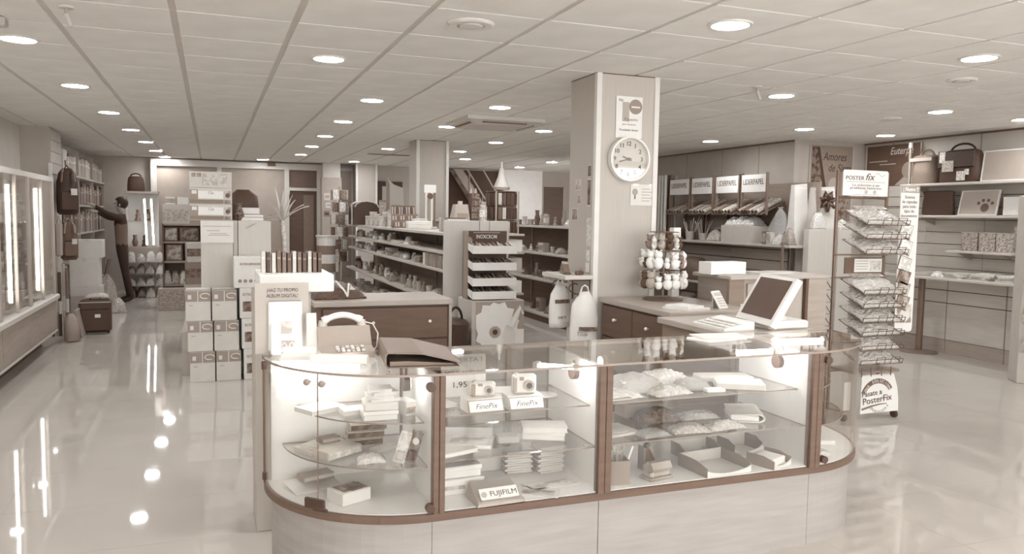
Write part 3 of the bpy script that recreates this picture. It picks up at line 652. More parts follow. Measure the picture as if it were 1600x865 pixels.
# ------------------------------------------------------------------ second straight section
A = dict(cat='packet')
packet('packet', 'white crinkled paper packet at the left front of the upper shelf', 'packet', 1.63, 2.98, SU, .2, .16, .03, .2, 225)
packet('packet', 'big puffy clear bag in the heap on the upper shelf', 'packet', 1.78, 3.08, SU, .26, .2, .07, -.1, 238, inner=205, clear=True)
packet('packet', 'flattish clear bag in front of the heap on upper shelf', 'packet', 1.88, 2.97, SU, .2, .12, .035, .15, 212, kind='wrap')
packet('packet', 'pale bag at the back of the heap on upper shelf', 'packet', 1.97, 3.17, SU, .28, .15, .06, .1, 228, kind='wrap')
packet('packet', 'pale crinkled bag right of the heap on upper shelf', 'packet', 2.05, 3.03, SU, .16, .13, .045, -.3, 215, inner=180, clear=True)
booklet('leaflet_pack', 'dark-edged leaflet pack at the left edge under the white packet', 'leaflets', 1.575, 2.915, SU, .16, .06, .012, .05, 150, 200)
carton('carton', 'white flat box lying askew near the right end of the upper shelf', 'box', 2.27, 2.98, SU, .22, .14, .028, -.5, 215)
carton('carton', 'long white flat box behind the askew one on upper shelf', 'box', 2.3, 3.14, SU, .26, .12, .024, -.25, 212)
carton('carton', 'little white box in front of the flat boxes on upper shelf', 'box', 2.1, 2.93, SU, .09, .05, .015, -.15, 238)
packet('packet', 'dark foil-wrapped pack with gleaming folds on the lower shelf', 'packet', 1.9, 3.09, SL, .2, .12, .06, 0, 125, kind='wrap', inner=110)
carton('carton', 'brown base box under the foil-wrapped side of the lower shelf', 'box', 1.89, 3.215, SL, .22, .1, .06, 0, 150)
t = thing('disc_case', 'clear disc case tilted at the left end of the lower shelf', 'disc case', (1.63, 2.98, SL), .2); MB().cbox(-.08, .08, -.08, .08, 0, .012, .002).build('case', mat(205, .15), t); MB().lathe([(.012, .012), (.06, .012), (.06, .0135), (.012, .0135)], 24).build('disc', mat(236, .15, metal=.3), t)
packet('packet', 'clear packet with a coiled cable left of centre on lower shelf', 'packet', 1.76, 2.89, SL, .14, .1, .025, .1, 220, inner=150, clear=True)
packet('packet', 'clear packet with curved glossy folds at the middle of lower shelf', 'packet', 1.95, 2.9, SL, .18, .11, .03, -.1, 190, kind='wrap')
packet('packet', 'clear rolled packet right of centre at the front of lower shelf', 'packet', 2.13, 2.89, SL, .19, .08, .035, .06, 205, kind='wrap')
packet('packet', 'pale sleeve packet behind the rolled one on lower shelf', 'packet', 2.12, 3.09, SL, .2, .1, .03, -.05, 214)
t = thing('ring_album', 'pale zip album with rounded spine lying near the right post', 'album', (2.34, 3.03, SL), -.5)
m = MB(); prof = [(-.075, 0), (.06, 0), (.078, .008), (.084, .02), (.078, .032), (.06, .04), (-.075, .034), (-.075, .03), (.057, .034), (.07, .028), (.075, .02), (.07, .012), (.057, .006), (-.075, .004)]
m.prism(prof, -.11, .11, 'y').build('cover', mat(218, .4), t); MB().box(-.07, .055, -.105, .105, .007, .03).build('pages', mat(240, .7, kind='paper'), t)
t = thing('pen_holder', 'square grey pen holder with scissors and pens at the deck left', 'pen holder', (1.575, 2.86, ZD), -.2)
for s in ((-.045, .045, -.045, -.041), (-.045, .045, .041, .045), (-.045, -.041, -.041, .041), (.041, .045, -.041, .041)): MB().box(*s, 0, .1).build('side', mat(150, .5), t)
MB().box(-.041, .041, -.041, .041, 0, .004).build('bottom', mat(150), t)
for k, (x, y, tx, ty, tt) in enumerate(((-.02, 0, -.05, .01, 215), (.0, .01, -.02, .02, 190), (.02, 0, .05, 0, 235), (.02, .02, .03, .03, 170))): MB().cyl((x, y, .005), (x + tx, y + ty, .15), .005, n=8).build('pen', mat(tt, .3), t)
for s in (-1, 1): MB().tube([(.012 * s + .012 * math.cos(q), -.012, .148 + .016 * math.sin(q)) for q in [2 * PI * i / 10 for i in range(10)]], .003, 6, True).build('scissor_handle', mat(205, .2, metal=.5), t)
MB().cyl((0, -.012, .006), (0, -.012, .136), .005, n=6).build('scissor_blade', mat(215, .2, metal=.5), t)
t = thing('hole_punch', 'silver two-hole punch with raised lever on the deck', 'hole punch', (1.765, 2.85, ZD), .15)
MB().cbox(-.065, .065, -.04, .04, 0, .012, .004).build('base_tray', mat(170, .3), t); MB().cbox(-.055, .055, -.025, .02, .012, .035, .004).build('punch_block', mat(200, .2, metal=.4), t)
MB().prism([(-.03, .035), (.03, .035), (.035, .045), (.0, .078), (-.025, .075), (-.04, .05)], -.052, .052, 'x').build('lever', mat(190, .25, metal=.3), t)
for s in (-1, 1): MB().cyl((s * .035, -.02, .012), (s * .035, -.02, .045), .006, n=8).build('pin', mat(225, .2, metal=.6), t)
t = thing('stapler', 'dark stapler standing upright behind the hole punch', 'stapler', (1.83, 2.98, ZD), .2)
MB().prism([(-.07, 0), (.07, 0), (.07, .012), (.0, .02), (-.045, .095), (-.07, .1)], -.02, .02, 'y').build('body', mat(112, .35), t); MB().cbox(-.078, -.068, -.022, .022, 0, .105, .003).build('face_plate', mat(150, .3), t); MB().cyl((-.055, 0, .098), (-.035, 0, .112), .012, n=10).build('knob', mat(95, .35), t)
def desk_tray(x, y, rz, w, d, h, label, inner=None):
    t = thing('desk_tray', label, 'desk tray', (x, y, ZD), rz)
    MB().box(-w / 2, w / 2, -d / 2, d / 2, 0, .006).build('bottom', mat(222, .3), t)
    for s in (-1, 1): MB().prism([(-d / 2, 0), (d / 2, 0), (d / 2, h), (-d * .1, h), (-d / 2, h * .7)], s * w / 2 - .003, s * w / 2 + .003, 'x').build('side_wall', mat(145, .35), t)
    MB().box(-w / 2, w / 2, d / 2 - .004, d / 2, 0, h).build('back_wall', mat(205, .3), t)
    P = [(-w / 2, 0), (w / 2, 0)] + [(w / 2 - w * k / 16, h * .55 - h * .35 * math.sin(PI * k / 16) ** .7) for k in range(17)]
    MB().prism(P, -d / 2 - .002, -d / 2 + .002, 'y').build('front_lip', mat(235, .25), t)
    if inner: MB().cbox(-w * .35, w * .35, -d * .38, d * .38, .006, inner, .003).build('paper_block', mat(240, .7), t)
    return t
desk_tray(2.08, 2.88, .08, .24, .2, .055, 'wide desk tray with dark sides at the deck middle')
desk_tray(2.36, 2.86, .35, .14, .14, .05, 'small note tray holding a white paper block near the right post', .04)
t = desk_tray(2.35, 3.06, .1, .17, .12, .07, 'desk tray with curved end walls behind the note tray'); t = desk_tray(2.12, 3.09, .05, .2, .1, .06, 'long desk tray with curved dark ends at the back of the deck')
booklet('blotter', 'flat grey folder lying behind the curved trays on the deck', 'folder', 2.32, 3.2, ZD, .26, .14, .014, .05, 205)
# right rounded end
ZUR, ZLR = .6935, .5375
packet('packet', 'clear disc packet on the upper shelf of the right rounded end', 'packet', 2.72, 3.16, ZUR, .16, .13, .05, .2, 230)
packet('packet', 'clear disc packet on the lower shelf of the right rounded end', 'packet', 2.72, 3.12, ZLR, .17, .14, .06, -.2, 226)
packet('packet', 'striped clear packet at the front of the right rounded end shelf', 'packet', 2.66, 2.98, ZLR, .1, .08, .04, .1, 212, kind='wrap')
booklet('booklet', 'white booklet on the deck of the right rounded end', 'booklet', 2.8, 3.08, ZD, .2, .1, .02, -.35, 236); packet('packet', 'small clear packet by the clip on the right deck', 'packet', 2.68, 2.9, ZD, .1, .07, .025, .1, 220); packet('packet', 'crinkled clear packet on the back of the right deck', 'packet', 2.72, 3.2, ZD, .18, .1, .06, .1, 226)
# ================================================================== ON AND BEHIND THE COUNTER
TZ = .9025
for k in range(3): booklet('notepad', '%s from the bottom of white notepads stacked before the album poster' % ORD[k], 'notepad', .315 + .004 * k, 3.2, TZ + .0145 * k, .13, .08, .014, -.2 + .06 * k, 240)
# poster stand with brochure holder
t = thing('poster_board', 'grey board advertising a do-it-yourself digital album with white brochure holder', 'poster board', (.27, 3.345, TZ))
MB().box(-.108, .105, 0, .006, 0, .292).build('board', mat(186, .6, kind='paper'), t); MB().xf((0, .006, 0), rx=0).prism([(0, 0), (.05, 0), (0, .18)], -.02, .02, 'x').build('strut', mat(180), t)
text('¡HAZ TU PROPIO', .021, (.0, -.0012, .262), mat(105, .6), t, width=.125); text('ALBUM DIGITAL!', .021, (.0, -.0012, .239), mat(105, .6), t, width=.125)
h = MB().cbox(-.058, .078, -.016, -.0005, .01, .218, .006).build('brochure_holder', mat(243, .4), t)
MB().cbox(-.05, .07, -.034, -.016, .0, .13, .004).build('leaflet_pocket', mat(246, .4), h); MB().box(-.01, .035, -.0352, -.034, .085, .135).build('picture', mat(215, .5, kind='picture'), h)
MB().box(-.008, .046, -.0354, -.034, .022, .058).build('logo', mat(150, .5), h); MB().tube([(-.004 + .046 * (i / 11), -.0358, .04 + .012 * math.sin(i * .9)) for i in range(12)], .002, 5).build('logo_swirl', mat(240), h)
# tall display pedestal behind with tray of small books
t = thing('book_pedestal', 'white pedestal with tray top behind the album poster', 'pedestal', (.33, 3.9, 0))
MB().cbox(-.15, .1, -.16, .16, 0, 1.115, .004).build('body', mat(192, .6), t)
MB().cbox(-.13, .2, -.2, .2, 1.12, 1.2, .004).build('tray', mat(246, .5), t); MB().box(-.12, .12, -.15, .15, 1.115, 1.12).build('cleat', mat(180), t)
bx = .2; tones = [205, 95, 210, 120, 130, 110, 200, 125, 105, 190, 120, 100]
for k in range(12):
    std_book('pocket_book', '%s small book from the left standing on the white pedestal tray' % ORD[k], .225 + .0235 * k, 3.88, 1.2005, .016, .08, .1 - .004 * (k % 3), 0, tones[k], 'books on the white pedestal', kind='plain')
# fax telephone
t = thing('fax_telephone', 'pale fax telephone with curved handset on the counter', 'telephone', (.5, 3.24, TZ), .0)
MB().prism([(-.09, 0), (.085, 0), (.085, .11), (.03, .115), (-.02, .04), (-.09, .026)], -.1, .115, 'x').build('body', mat(160, .4), t)
MB().prism([(.02, .03), (.085, .03), (.085, .16), (.06, .17)], -.14, -.1, 'x').build('paper_tray', mat(225, .4), t)
for r in range(3):
    for c in range(6): MB().xf((-.03 + .02 * c, -.082 + .02 * r, .028 + .0045 * r), rx=.2).cbox(-.007, .007, -.006, .006, 0, .008, .002).build('key', mat(236 if (r + c) % 3 else 170, .4), t)
P = [(-.075 + .16 * i / 12, .055, .135 + .024 * math.sin(PI * i / 12)) for i in range(13)]
MB().tube(P, [.017 if i in (0, 1, 11, 12) else .013 for i in range(13)], 10).build('handset', mat(232, .3), t, smooth=True)
for x in (-.075, .085): MB().cyl((x, .055, .112), (x, .055, .137), .02, .016, n=12).build('ear_cup', mat(200, .35), t)
MB().tube([(.09, .05, .13), (.13, .04, .12), (.15, .03, .08), (.14, .0, .03), (.12, -.03, .02)], .003, 6).build('cord', mat(215, .4), t)
carton('plastic_box', 'long white plastic box with grey end in front of the fax telephone', 'box', .46, 3.07, TZ, .22, .05, .03, -.35, 244)
# ring binder
t = thing('ring_binder', 'grey ring binder lying with open wedge towards the viewer on the counter', 'binder', (.765, 3.07, TZ + .001), -.12)
m = MB(); prof = [(-.14, .01), (-.133, .0), (.145, .0), (.145, .003), (-.128, .004), (-.134, .012), (-.134, .048), (-.128, .055), (.0, .05), (.15, .012), (.15, .016), (.0, .055), (-.13, .0605), (-.14, .052)]
m.prism(prof, -.19, .19, 'y').build('cover', mat(132, .45), t)
MB().prism([(-.12, .005), (.13, .004), (.12, .01), (-.05, .022), (-.12, .022)], -.17, .18, 'y').build('paper_stack', mat(140, .6, kind='paper'), t)
for y in (-.04, .04): MB().tube([(-.1 + .022 * math.cos(a), y, .028 + .022 * math.sin(a)) for a in [2 * PI * i / 12 for i in range(12)]], .002, 5, True).build('ring', mat(200, .2, metal=.6), t)
# ------------------------------------------------------------------ drawer desks of the staff side
def knob(t, x, y, z, d=(0, -1)): MB().cyl((x, y, z), (x + d[0] * .012, y + d[1] * .012, z), .006, n=8).sphere((x + d[0] * .018, y + d[1] * .018, z), .013, 8).build('knob', mat(225, .25), t, smooth=True, w=True)
dk = mat(112, .5, kind='wood'); dtop = mat(170, .35, kind='plain')
t = thing('drawer_desk', 'brown drawer desk with pale top left of the pen display', 'desk', (1.1, 5.35, 0))
MB().box(.62, 1.5, 5.12, 5.6, .0, .885).build('body', dk, t, w=True); MB().cbox(.6, 1.52, 5.08, 5.62, .885, .92, .004).build('top', dtop, t, w=True)
for i, (z0, z1) in enumerate(((.66, .87), (.44, .652), (.22, .432))):
    d = MB().cbox(.66, 1.49, 5.1, 5.12, z0, z1, .003).build('drawer', dk, t, w=True)
    for x in (.98, 1.36): MB().cyl((x, 5.1, (z0 + z1) / 2 + .01), (x, 5.088, (z0 + z1) / 2 + .01), .006, n=8).sphere((x, 5.08, (z0 + z1) / 2 + .01), .012, 8).build('knob', mat(228, .25), d, smooth=True)
MB().box(1.495, 1.515, 5.09, 5.6, 0, .885).build('side_edge', mat(165, .4), t, w=True)
t = thing('drawer_desk', 'brown drawer desk with pale top at the foot of the clock column', 'desk', (3.0, 4.5, 0))
MB().box(2.6, 3.2, 4.08, 4.97, 0, .885).build('body', dk, t, w=True); MB().cbox(2.57, 3.22, 4.05, 4.98, .885, .92, .004).build('top', dtop, t, w=True)
for i, (z0, z1) in enumerate(((.66, .87), (.44, .652), (.22, .432))):
    for (y0, y1) in ((4.1, 4.52), (4.53, 4.95)):
        d = MB().cbox(2.58, 2.6, y0, y1, z0, z1, .003).build('drawer', dk, t, w=True)
        MB().cyl((2.58, (y0 + y1) / 2, (z0 + z1) / 2 + .02), (2.568, (y0 + y1) / 2, (z0 + z1) / 2 + .02), .006, n=8).sphere((2.56, (y0 + y1) / 2, (z0 + z1) / 2 + .02), .012, 8).build('knob', mat(228, .25), d, smooth=True)
t = thing('till_desk', 'low pale-topped till desk joining the counter back', 'desk', (2.7, 3.7, 0))
MB().box(2.5, 3.02, 3.36, 4.02, 0, .86).build('body', mat(140, .5, kind='wood'), t, w=True); MB().cbox(2.47, 3.04, 3.345, 4.035, .865, .9, .004).build('top', mat(176, .35), t, w=True); MB().box(2.52, 3.0, 3.37, 4.0, .86, .865).build('cleat', dk, t, w=True)
t = thing('hutch_cabinet', 'tall grey-brown hutch cabinet behind the till screen', 'cabinet', (3.65, 4.6, 0))
MB().box(3.27, 4.03, 4.42, 4.8, 0, 1.08).build('body', mat(165, .5, kind='wood'), t, w=True); MB().cbox(3.24, 4.08, 4.38, 4.83, 1.08, 1.105, .004).build('top', mat(180, .4), t, w=True)
MB().box(3.24, 3.36, 4.39, 4.42, 0, 1.08).build('side_post', mat(140, .5, kind='wood'), t, w=True); MB().box(3.9, 4.06, 4.385, 4.42, 0, 1.08).build('side_post', mat(165, .5, kind='wood'), t, w=True)
MB().box(3.4, 3.86, 4.405, 4.42, .12, 1.05).build('door', mat(176, .5), t, w=True); MB().box(3.88, 3.9, 4.388, 4.42, 0, 1.08).build('edge', mat(110), t, w=True)
carton('carton', 'long white box lying on the hutch cabinet', 'box', 3.33, 4.6, 1.1055, .3, .14, .085, .05, 245)
booklet('paper_sheets', 'loose pale sheets on top of the hutch cabinet', 'papers', 3.72, 4.6, 1.1055, .3, .2, .01, .1, 220)
# till screen
t = thing('touch_till', 'tilted touch-screen till with pale frame on the till desk', 'till screen', (2.84, 3.5, .9005))
th, ph = math.radians(10), math.radians(30)
Nn = Vector((2.70, 3.30, .935)); dv = Vector((math.sin(th), math.cos(th), 0)); bk = Vector((math.cos(th), -math.sin(th), 0)); up = Vector((0, 0, 1)) * math.cos(ph) + bk * math.sin(ph); nr = up.cross(dv).normalized()
if nr.z < 0: nr = -nr
def quad_box(m, o, a, b, n, u0, u1, v0, v1, w0, w1):
    P = [o + a * u + b * v + n * w for w in (w0, w1) for (u, v) in ((u0, v0), (u1, v0), (u1, v1), (u0, v1))]
    return m.add(P, [(0, 3, 2, 1), (4, 5, 6, 7), (0, 1, 5, 4), (1, 2, 6, 5), (2, 3, 7, 6), (3, 0, 4, 7)])
quad_box(MB(), Nn, dv, up, nr, 0, .39, 0, .285, -.035, 0).build('screen_housing', mat(226, .35), t, w=True)
quad_box(MB(), Nn, dv, up, nr, .03, .36, .035, .265, 0, .002).build('screen', mat(96, .3), t, w=True)
c = Nn + dv * .195 + up * .1
MB().cyl(c - nr * .03, c - nr * .03 + Vector((.1, -.02, -.075)), .03, .035, n=12).build('stand_arm', mat(215, .35), t, w=True)
MB().cbox(2.76, 3.02, 3.38, 3.62, .9005, .945, .008).build('base', mat(222, .35), t, w=True)
t = thing('receipt_pad', 'white wedge-shaped keyboard in front of the till screen', 'keyboard', (2.585, 3.56, .9005), 0)
MB().prism([(-.09, 0), (.1, 0), (.1, .045), (-.09, .012)], -.15, .15, 'y').build('body', mat(240, .4), t)
for r in range(3):
    for q in range(7): MB().xf((-.06 + .04 * r, -.12 + .038 * q, .018 + .007 * r)).cbox(-.016, .016, -.015, .015, 0, .006, .002).build('key', mat(226, .5), t)
for k in range(2): booklet('paper_sheets', ('upper' if k else 'lower') + ' batch of white sheets on the glass top by the till', 'papers', 2.3 + .03 * k, 3.2 + .015 * k, TZ + .0065 * k, .26, .15, .006, .2 - .3 * k, 234)
t = carton('receipt_printer', 'small white receipt printer right of the till screen', 'printer', 2.96, 3.74, .9005, .12, .16, .09, .1, 236); MB().box(-.05, .05, -.093, -.09, .06, .07).build('slot', mat(120), t)
for k in range(2): booklet('paper_sheets', ('top' if k else 'bottom') + ' notepad of the pair at the corner of the column desk', 'notepad', 2.78 - .01 * k, 4.2, .9205 + .0125 * k, .2 - .04 * k, .22 - .04 * k, .012, .3, 238)
t = thing('pocket_calculator', 'small white calculator propped up on the column desk', 'calculator', (3.02, 4.14, .9205), .35)
MB().xf((0, 0, 0), rx=-.6).cbox(-.045, .045, -.006, .006, 0, .13, .003).build('body', mat(232, .4), t); MB().xf((0, 0, 0), rx=-.6).box(-.035, .035, -.0075, -.006, .09, .115).build('display', mat(190, .3), t)
for r in range(4):
    for q in range(4): MB().xf((0, 0, 0), rx=-.6).box(-.034 + .018 * q, -.02 + .018 * q, -.0085, -.006, .012 + .018 * r, .024 + .018 * r).build('key', mat(205, .4), t)
MB().xf((0, .065, 0)).box(-.03, .03, 0, .006, 0, .1).build('prop', mat(190), t)
# dark bag with straps on the left desk
t = thing('shoulder_bag', 'dark glossy bag with pale straps lying on the left drawer desk', 'bag', (.78, 5.33, .9205), .1)
MB().pillow(0, 0, 0, .34, .24, .1, 8, .12, random.Random(4)).build('body', mat(104, .3, kind='crumple'), t, smooth=True)
MB().tube([(-.06, -.06, .09), (-.03, -.1, .12), (.02, -.12, .06), (.04, -.13, .02)], .007, 6).build('strap', mat(228, .4), t); MB().tube([(.09, -.02, .08), (.06, -.09, .1), (.04, -.13, .02)], .007, 6).build('strap', mat(228, .4), t)
MB().xf((.1, -.08, .0), rz=.3).prism([(-.05, 0), (.09, 0), (-.03, .09)], -.003, .003, 'y').build('paper_flap', mat(215, .5), t)
# ------------------------------------------------------------------ on the clock column
t = thing('no_smoking_poster', 'white poster with grey disc reading Prohibido fumar above the clock', 'poster', (2.78, 4.995, 2.05))
MB().box(-.105, .105, -.003, 0, 0, .29).build('sheet', mat(236, .5, kind='paper'), t); MB().box(-.055, .0, -.0042, -.003, .115, .25).build('block', mat(176, .5), t)
MB().cyl((.05, -.0055, .22), (.05, -.003, .22), .052, n=28).build('disc', mat(150, .5), t); MB().box(.016, .084, -.0065, -.0055, .212, .223).build('bar', mat(232), t)
text('Espacio', .03, (.015, -.0038, .13), mat(120, .5), t, width=.105); text('sin humo', .02, (.0, -.0038, .095), mat(130, .5), t, width=.11); text('Prohibido fumar', .022, (0, -.0038, .055), mat(90, .5), t, width=.15)
text('No', .03, (-.07, -.0038, .262), mat(110, .5), t, shear=.3)
t = thing('wall_clock', 'round wall clock with pale rim on the column', 'clock', (2.777, 4.995, 1.9))
def ring(r0, r1, y0, y1, n=40):
    m = MB(); P = []
    for i in range(n):
        a = 2 * PI * i / n
        for r, y in ((r0, y0), (r1, y0), (r1, y1), (r0, y1)): P.append((r * math.cos(a), y, r * math.sin(a)))
    F = []
    for i in range(n):
        j = (i + 1) % n
        for k in range(4): F.append((4 * i + k, 4 * j + k, 4 * j + (k + 1) % 4, 4 * i + (k + 1) % 4))
    return m.add(P, F)
ring(.145, .158, -.05, 0).build('rim', mat(236, .25), t); MB().cyl((0, -.012, 0), (0, 0, 0), .15, n=40).build('dial', mat(222, .6), t)
for h in range(1, 13):
    a = PI / 2 - h * PI / 6; text(str(h), .042, (.108 * math.cos(a), -.0135, .108 * math.sin(a)), mat(85, .5), t, name='numeral', bold=.0008)
for L_, w_, a in ((.075, .008, math.radians(195)), (.05, .01, math.radians(160))):
    MB().xf((0, -.016, 0), ry=-a).box(-.025, L_, -.001, .001, -w_ / 2, w_ / 2).build('hand', mat(110, .4), t)
MB().cyl((0, -.02, 0), (0, -.012, 0), .012, n=12).build('hub', mat(120), t)
MB().cyl((0, -.046, 0), (0, -.044, 0), .1455, n=40).build('cover_glass', glass('clock_glass', .97, 1.65, .03), t)
t = thing('notice_sheet', 'small white taped notice with a tree drawing under the clock', 'notice', (2.905, 4.997, 1.575), .0)
MB().box(-.095, .1, -.002, 0, 0, .15).build('sheet', mat(222, .5), t); MB().cyl((-.06, -.0035, .095), (-.06, -.002, .095), .024, n=12).build('drawing', mat(165), t); MB().box(-.066, -.054, -.003, -.002, .045, .08).build('drawing', mat(135), t)
for k in range(5): MB().box(-.005, .06 + .02 * (k % 2), -.003, -.002, .03 + .021 * k, .036 + .021 * k).build('text_line', mat(175), t)
for k, x in enumerate((-.08, .05)): MB().box(x, x + .05, -.0035, -.002, .138, .155).build('tape', mat(240, .2), t)
for nm, lab, y, z, w, h, tt in (('photo_strip', 'upper dark photo strip on the left side of the clock column', 5.08, 1.77, .055, .085, 120), ('photo_strip', 'lower dark photo strip on the left side of the clock column', 5.08, 1.56, .055, .2, 125), ('notice_sheet', 'tall pale notice on the left side of the clock column', 5.07, 1.28, .07, .2, 215),
        ('notice_sheet', 'small pale card under the tall notice on the column side', 5.08, 1.17, .05, .08, 226), ('photo_print', 'pale photo with dark corner on the column side', 5.26, 1.68, .1, .08, 190), ('photo_print', 'small photo below the pale one on the column side', 5.24, 1.58, .06, .07, 165), ('photo_print', 'wide photo print low on the column side', 5.31, 1.46, .1, .09, 150)):
    t = thing(nm, lab, 'notice' if 'notice' in nm else 'photo', (2.524, y, z), -PI / 2)
    MB().box(-w / 2, w / 2, -.003, 0, 0, h).build('sheet', mat(215 if tt < 200 else tt, .4), t); MB().box(-w * .42, w * .42, -.004, -.003, h * .06, h * .94).build('picture', mat(tt, .4, kind='picture' if tt < 200 else 'print'), t)
t = thing('switch_plate', 'white wall switch plate low on the column side', 'switch', (2.524, 5.08, 1.09), -PI / 2); MB().cbox(-.025, .025, -.008, 0, 0, .07, .003).build('plate', mat(232, .4), t); MB().cbox(-.012, .012, -.011, -.008, .02, .05, .002).build('rocker', mat(240, .3), t)
# bracket shelf on the column, bags hanging below
t = thing('bracket_shelf', 'narrow pale shelf on scrolled brackets at the column side', 'shelf', (2.42, 5.2, 1.045))
MB().cbox(-.115, .1, -.215, .2, 0, .03, .003).build('board', mat(210, .5, kind='wood'), t)
for y in (-.17, .12):
    MB().tube([(.1, y, -.005), (-.06, y, -.005)], .006, 6).build('bracket_arm', mat(95, .4), t); MB().tube([(.1, y, -.005), (.1, y, -.17)], .006, 6).build('bracket_back', mat(95, .4), t)
    MB().tube([(-.05 + .05 * math.cos(a) * (1 - i / 26) + .08 * i / 20, y, -.04 - .1 * i / 20 + .025 * math.sin(a) * (1 - i / 26)) for i, a in [(i, i * .5) for i in range(21)]], .005, 6).build('scroll', mat(95, .4), t)
t = thing('heavy_stapler', 'dark heavy-duty stapler lying on the bracket shelf', 'stapler', (2.4, 5.2, 1.0755), PI / 2 - .3)
MB().cbox(-.13, .13, -.03, .03, 0, .015, .005).build('base', mat(110, .4), t); MB().prism([(-.12, .016), (.1, .016), (.13, .03), (.06, .07), (-.02, .075), (-.1, .035)], -.02, .02, 'y').build('arm', mat(130, .35), t); MB().cbox(-.03, .04, -.022, .022, .06, .085, .006).build('handle', mat(165, .35), t)
t = thing('price_gun', 'small dark price gun at the outer end of the bracket shelf', 'price gun', (2.44, 5.04, 1.0755), .5); MB().cbox(-.04, .04, -.015, .015, 0, .03, .006).build('body', mat(115, .4), t); MB().cyl((.02, 0, .028), (.03, 0, .05), .012, n=10).build('wheel', mat(140), t)
def paper_bag(x, y, zt, w, h, label, tt, rz, word):
    t = thing('carrier_bag', label, 'bag', (x, y, zt - h), rz); n = 8; P = []; F = []; r = random.Random(int(x * 100))
    rows_ = [(0, .92), (.12, 1), (.5, .98), (.75, .85), (.9, .5), (.97, .35)]
    for z, k in rows_:
        for i in range(16):
            a = 2 * PI * i / 16; P.append((w / 2 * k * math.cos(a) * (1 + r.uniform(-.07, .07)), .05 * k * math.sin(a) * (1 + r.uniform(-.2, .2)), z * h))
    for l in range(len(rows_) - 1):
        for i in range(16): F.append((l * 16 + i, l * 16 + (i + 1) % 16, l * 16 + 16 + (i + 1) % 16, l * 16 + 16 + i))
    F += [tuple(range(15, -1, -1)), tuple(range(80, 96))]
    MB().add(P, F).build('bag_body', mat(tt, .4, kind='plain'), t, smooth=True)
    MB().tube([(-.03, 0, h * .95), (-.02, 0, h * 1.05), (.0, 0, h * 1.08), (.02, 0, h * 1.05), (.03, 0, h * .95)], .006, 6).build('handle', mat(tt, .4), t)
    MB().box(-w * word[0], w * word[1], -.056, -.046, h * word[2], h * word[3]).build('print_band', mat(125, .5, kind='print'), t)
    MB().box(-w * .25, w * .1, -.054, -.045, h * .2, h * .26).build('small_print', mat(180, .5, kind='print'), t)
paper_bag(2.41, 5.3, 1.0, .19, .33, 'white plastic bag with dark print hanging nearer the shelf bracket', 236, .2, (.4, .25, .55, .63))
paper_bag(2.475, 5.02, .97, .2, .4, 'white plastic bag with dark band hanging lowest by the column', 240, -.35, (.2, .46, .28, .35))
# charm carousel on the column desk
t = thing('charm_carousel', 'small wire carousel crowded with plush charms on the column desk', 'display rack', (2.93, 4.72, .9205))
MB().lathe([(.001, 0), (.14, 0), (.14, .01), (.03, .02), (.001, .02)], 20).build('base', mat(110, .4), t); MB().cyl((0, 0, .02), (0, 0, .5), .008, n=8).build('pole', mat(140, .3), t)
for z, r in ((.47, .1), (.34, .13), (.2, .14)): MB().tube([(r * math.cos(a), r * math.sin(a), z) for a in [2 * PI * i / 18 for i in range(18)]], .003, 5, True).build('hoop', mat(120, .3), t); MB().tube([(-r, 0, z), (r, 0, z)], .003, 5).build('spoke', mat(120, .3), t)
r = random.Random(9)
for ti, (z, rr, n) in enumerate(((.47, .1, 11), (.34, .13, 14), (.2, .14, 15))):
    for k in range(n):
        a = 2 * PI * k / n + ti * .3; x, y = 2.93 + rr * math.cos(a), 4.72 + rr * math.sin(a); s = r.uniform(.022, .04); tt = r.choice([235, 240, 225, 210, 170, 140, 105])
        o = thing('plush_charm', '%s plush charm, %s counter-clockwise on the %s hoop of the wire carousel' % ('white' if tt > 200 else ('grey' if tt > 150 else 'dark'), ORD[k], ('top', 'middle', 'bottom')[ti]), 'charm', (x, y, .9205 + z - .115), r.uniform(0, 6), 'plush charms on the carousel')
        MB().sphere((0, 0, s * .95), s, 8, 1, .8, 1.1).sphere((0, 0, s * 2.4), s * .75, 8).sphere((s * .55, 0, s * 3.05), s * .28, 6).sphere((-s * .55, 0, s * 3.05), s * .28, 6).build('body', mat(tt, .9, kind='fabric'), o, smooth=True)
        for q in (-1, 1): MB().sphere((q * s * .8, -s * .3, s * 1.4), s * .35, 6).build('paw', mat(max(60, tt - 30), .9, kind='fabric'), o, smooth=True)
        MB().cyl((0, 0, s * 3), (0, 0, .115), .0015, n=4).build('cord', mat(200), o)
carton('carton', 'tall white box behind the charm carousel beside the column', 'box', 3.13, 4.9, .9205, .06, .06, .5, 0, 238, band=(.7, .8, 150))
# ================================================================== RIGHT SIDE
def arc_text(body, size, r, cx, cz, a0, a1, y, m, parent):
    n = len(body)
    for i, ch in enumerate(body):
        if ch == ' ': continue
        a = a0 + (a1 - a0) * i / max(1, n - 1); up = 1 if a0 > a1 else -1
        text(ch, size, (cx + r * math.cos(a), y, cz + r * math.sin(a)), m, parent, name='letter', ry=-(a - PI / 2) if up > 0 else -(a + PI / 2))
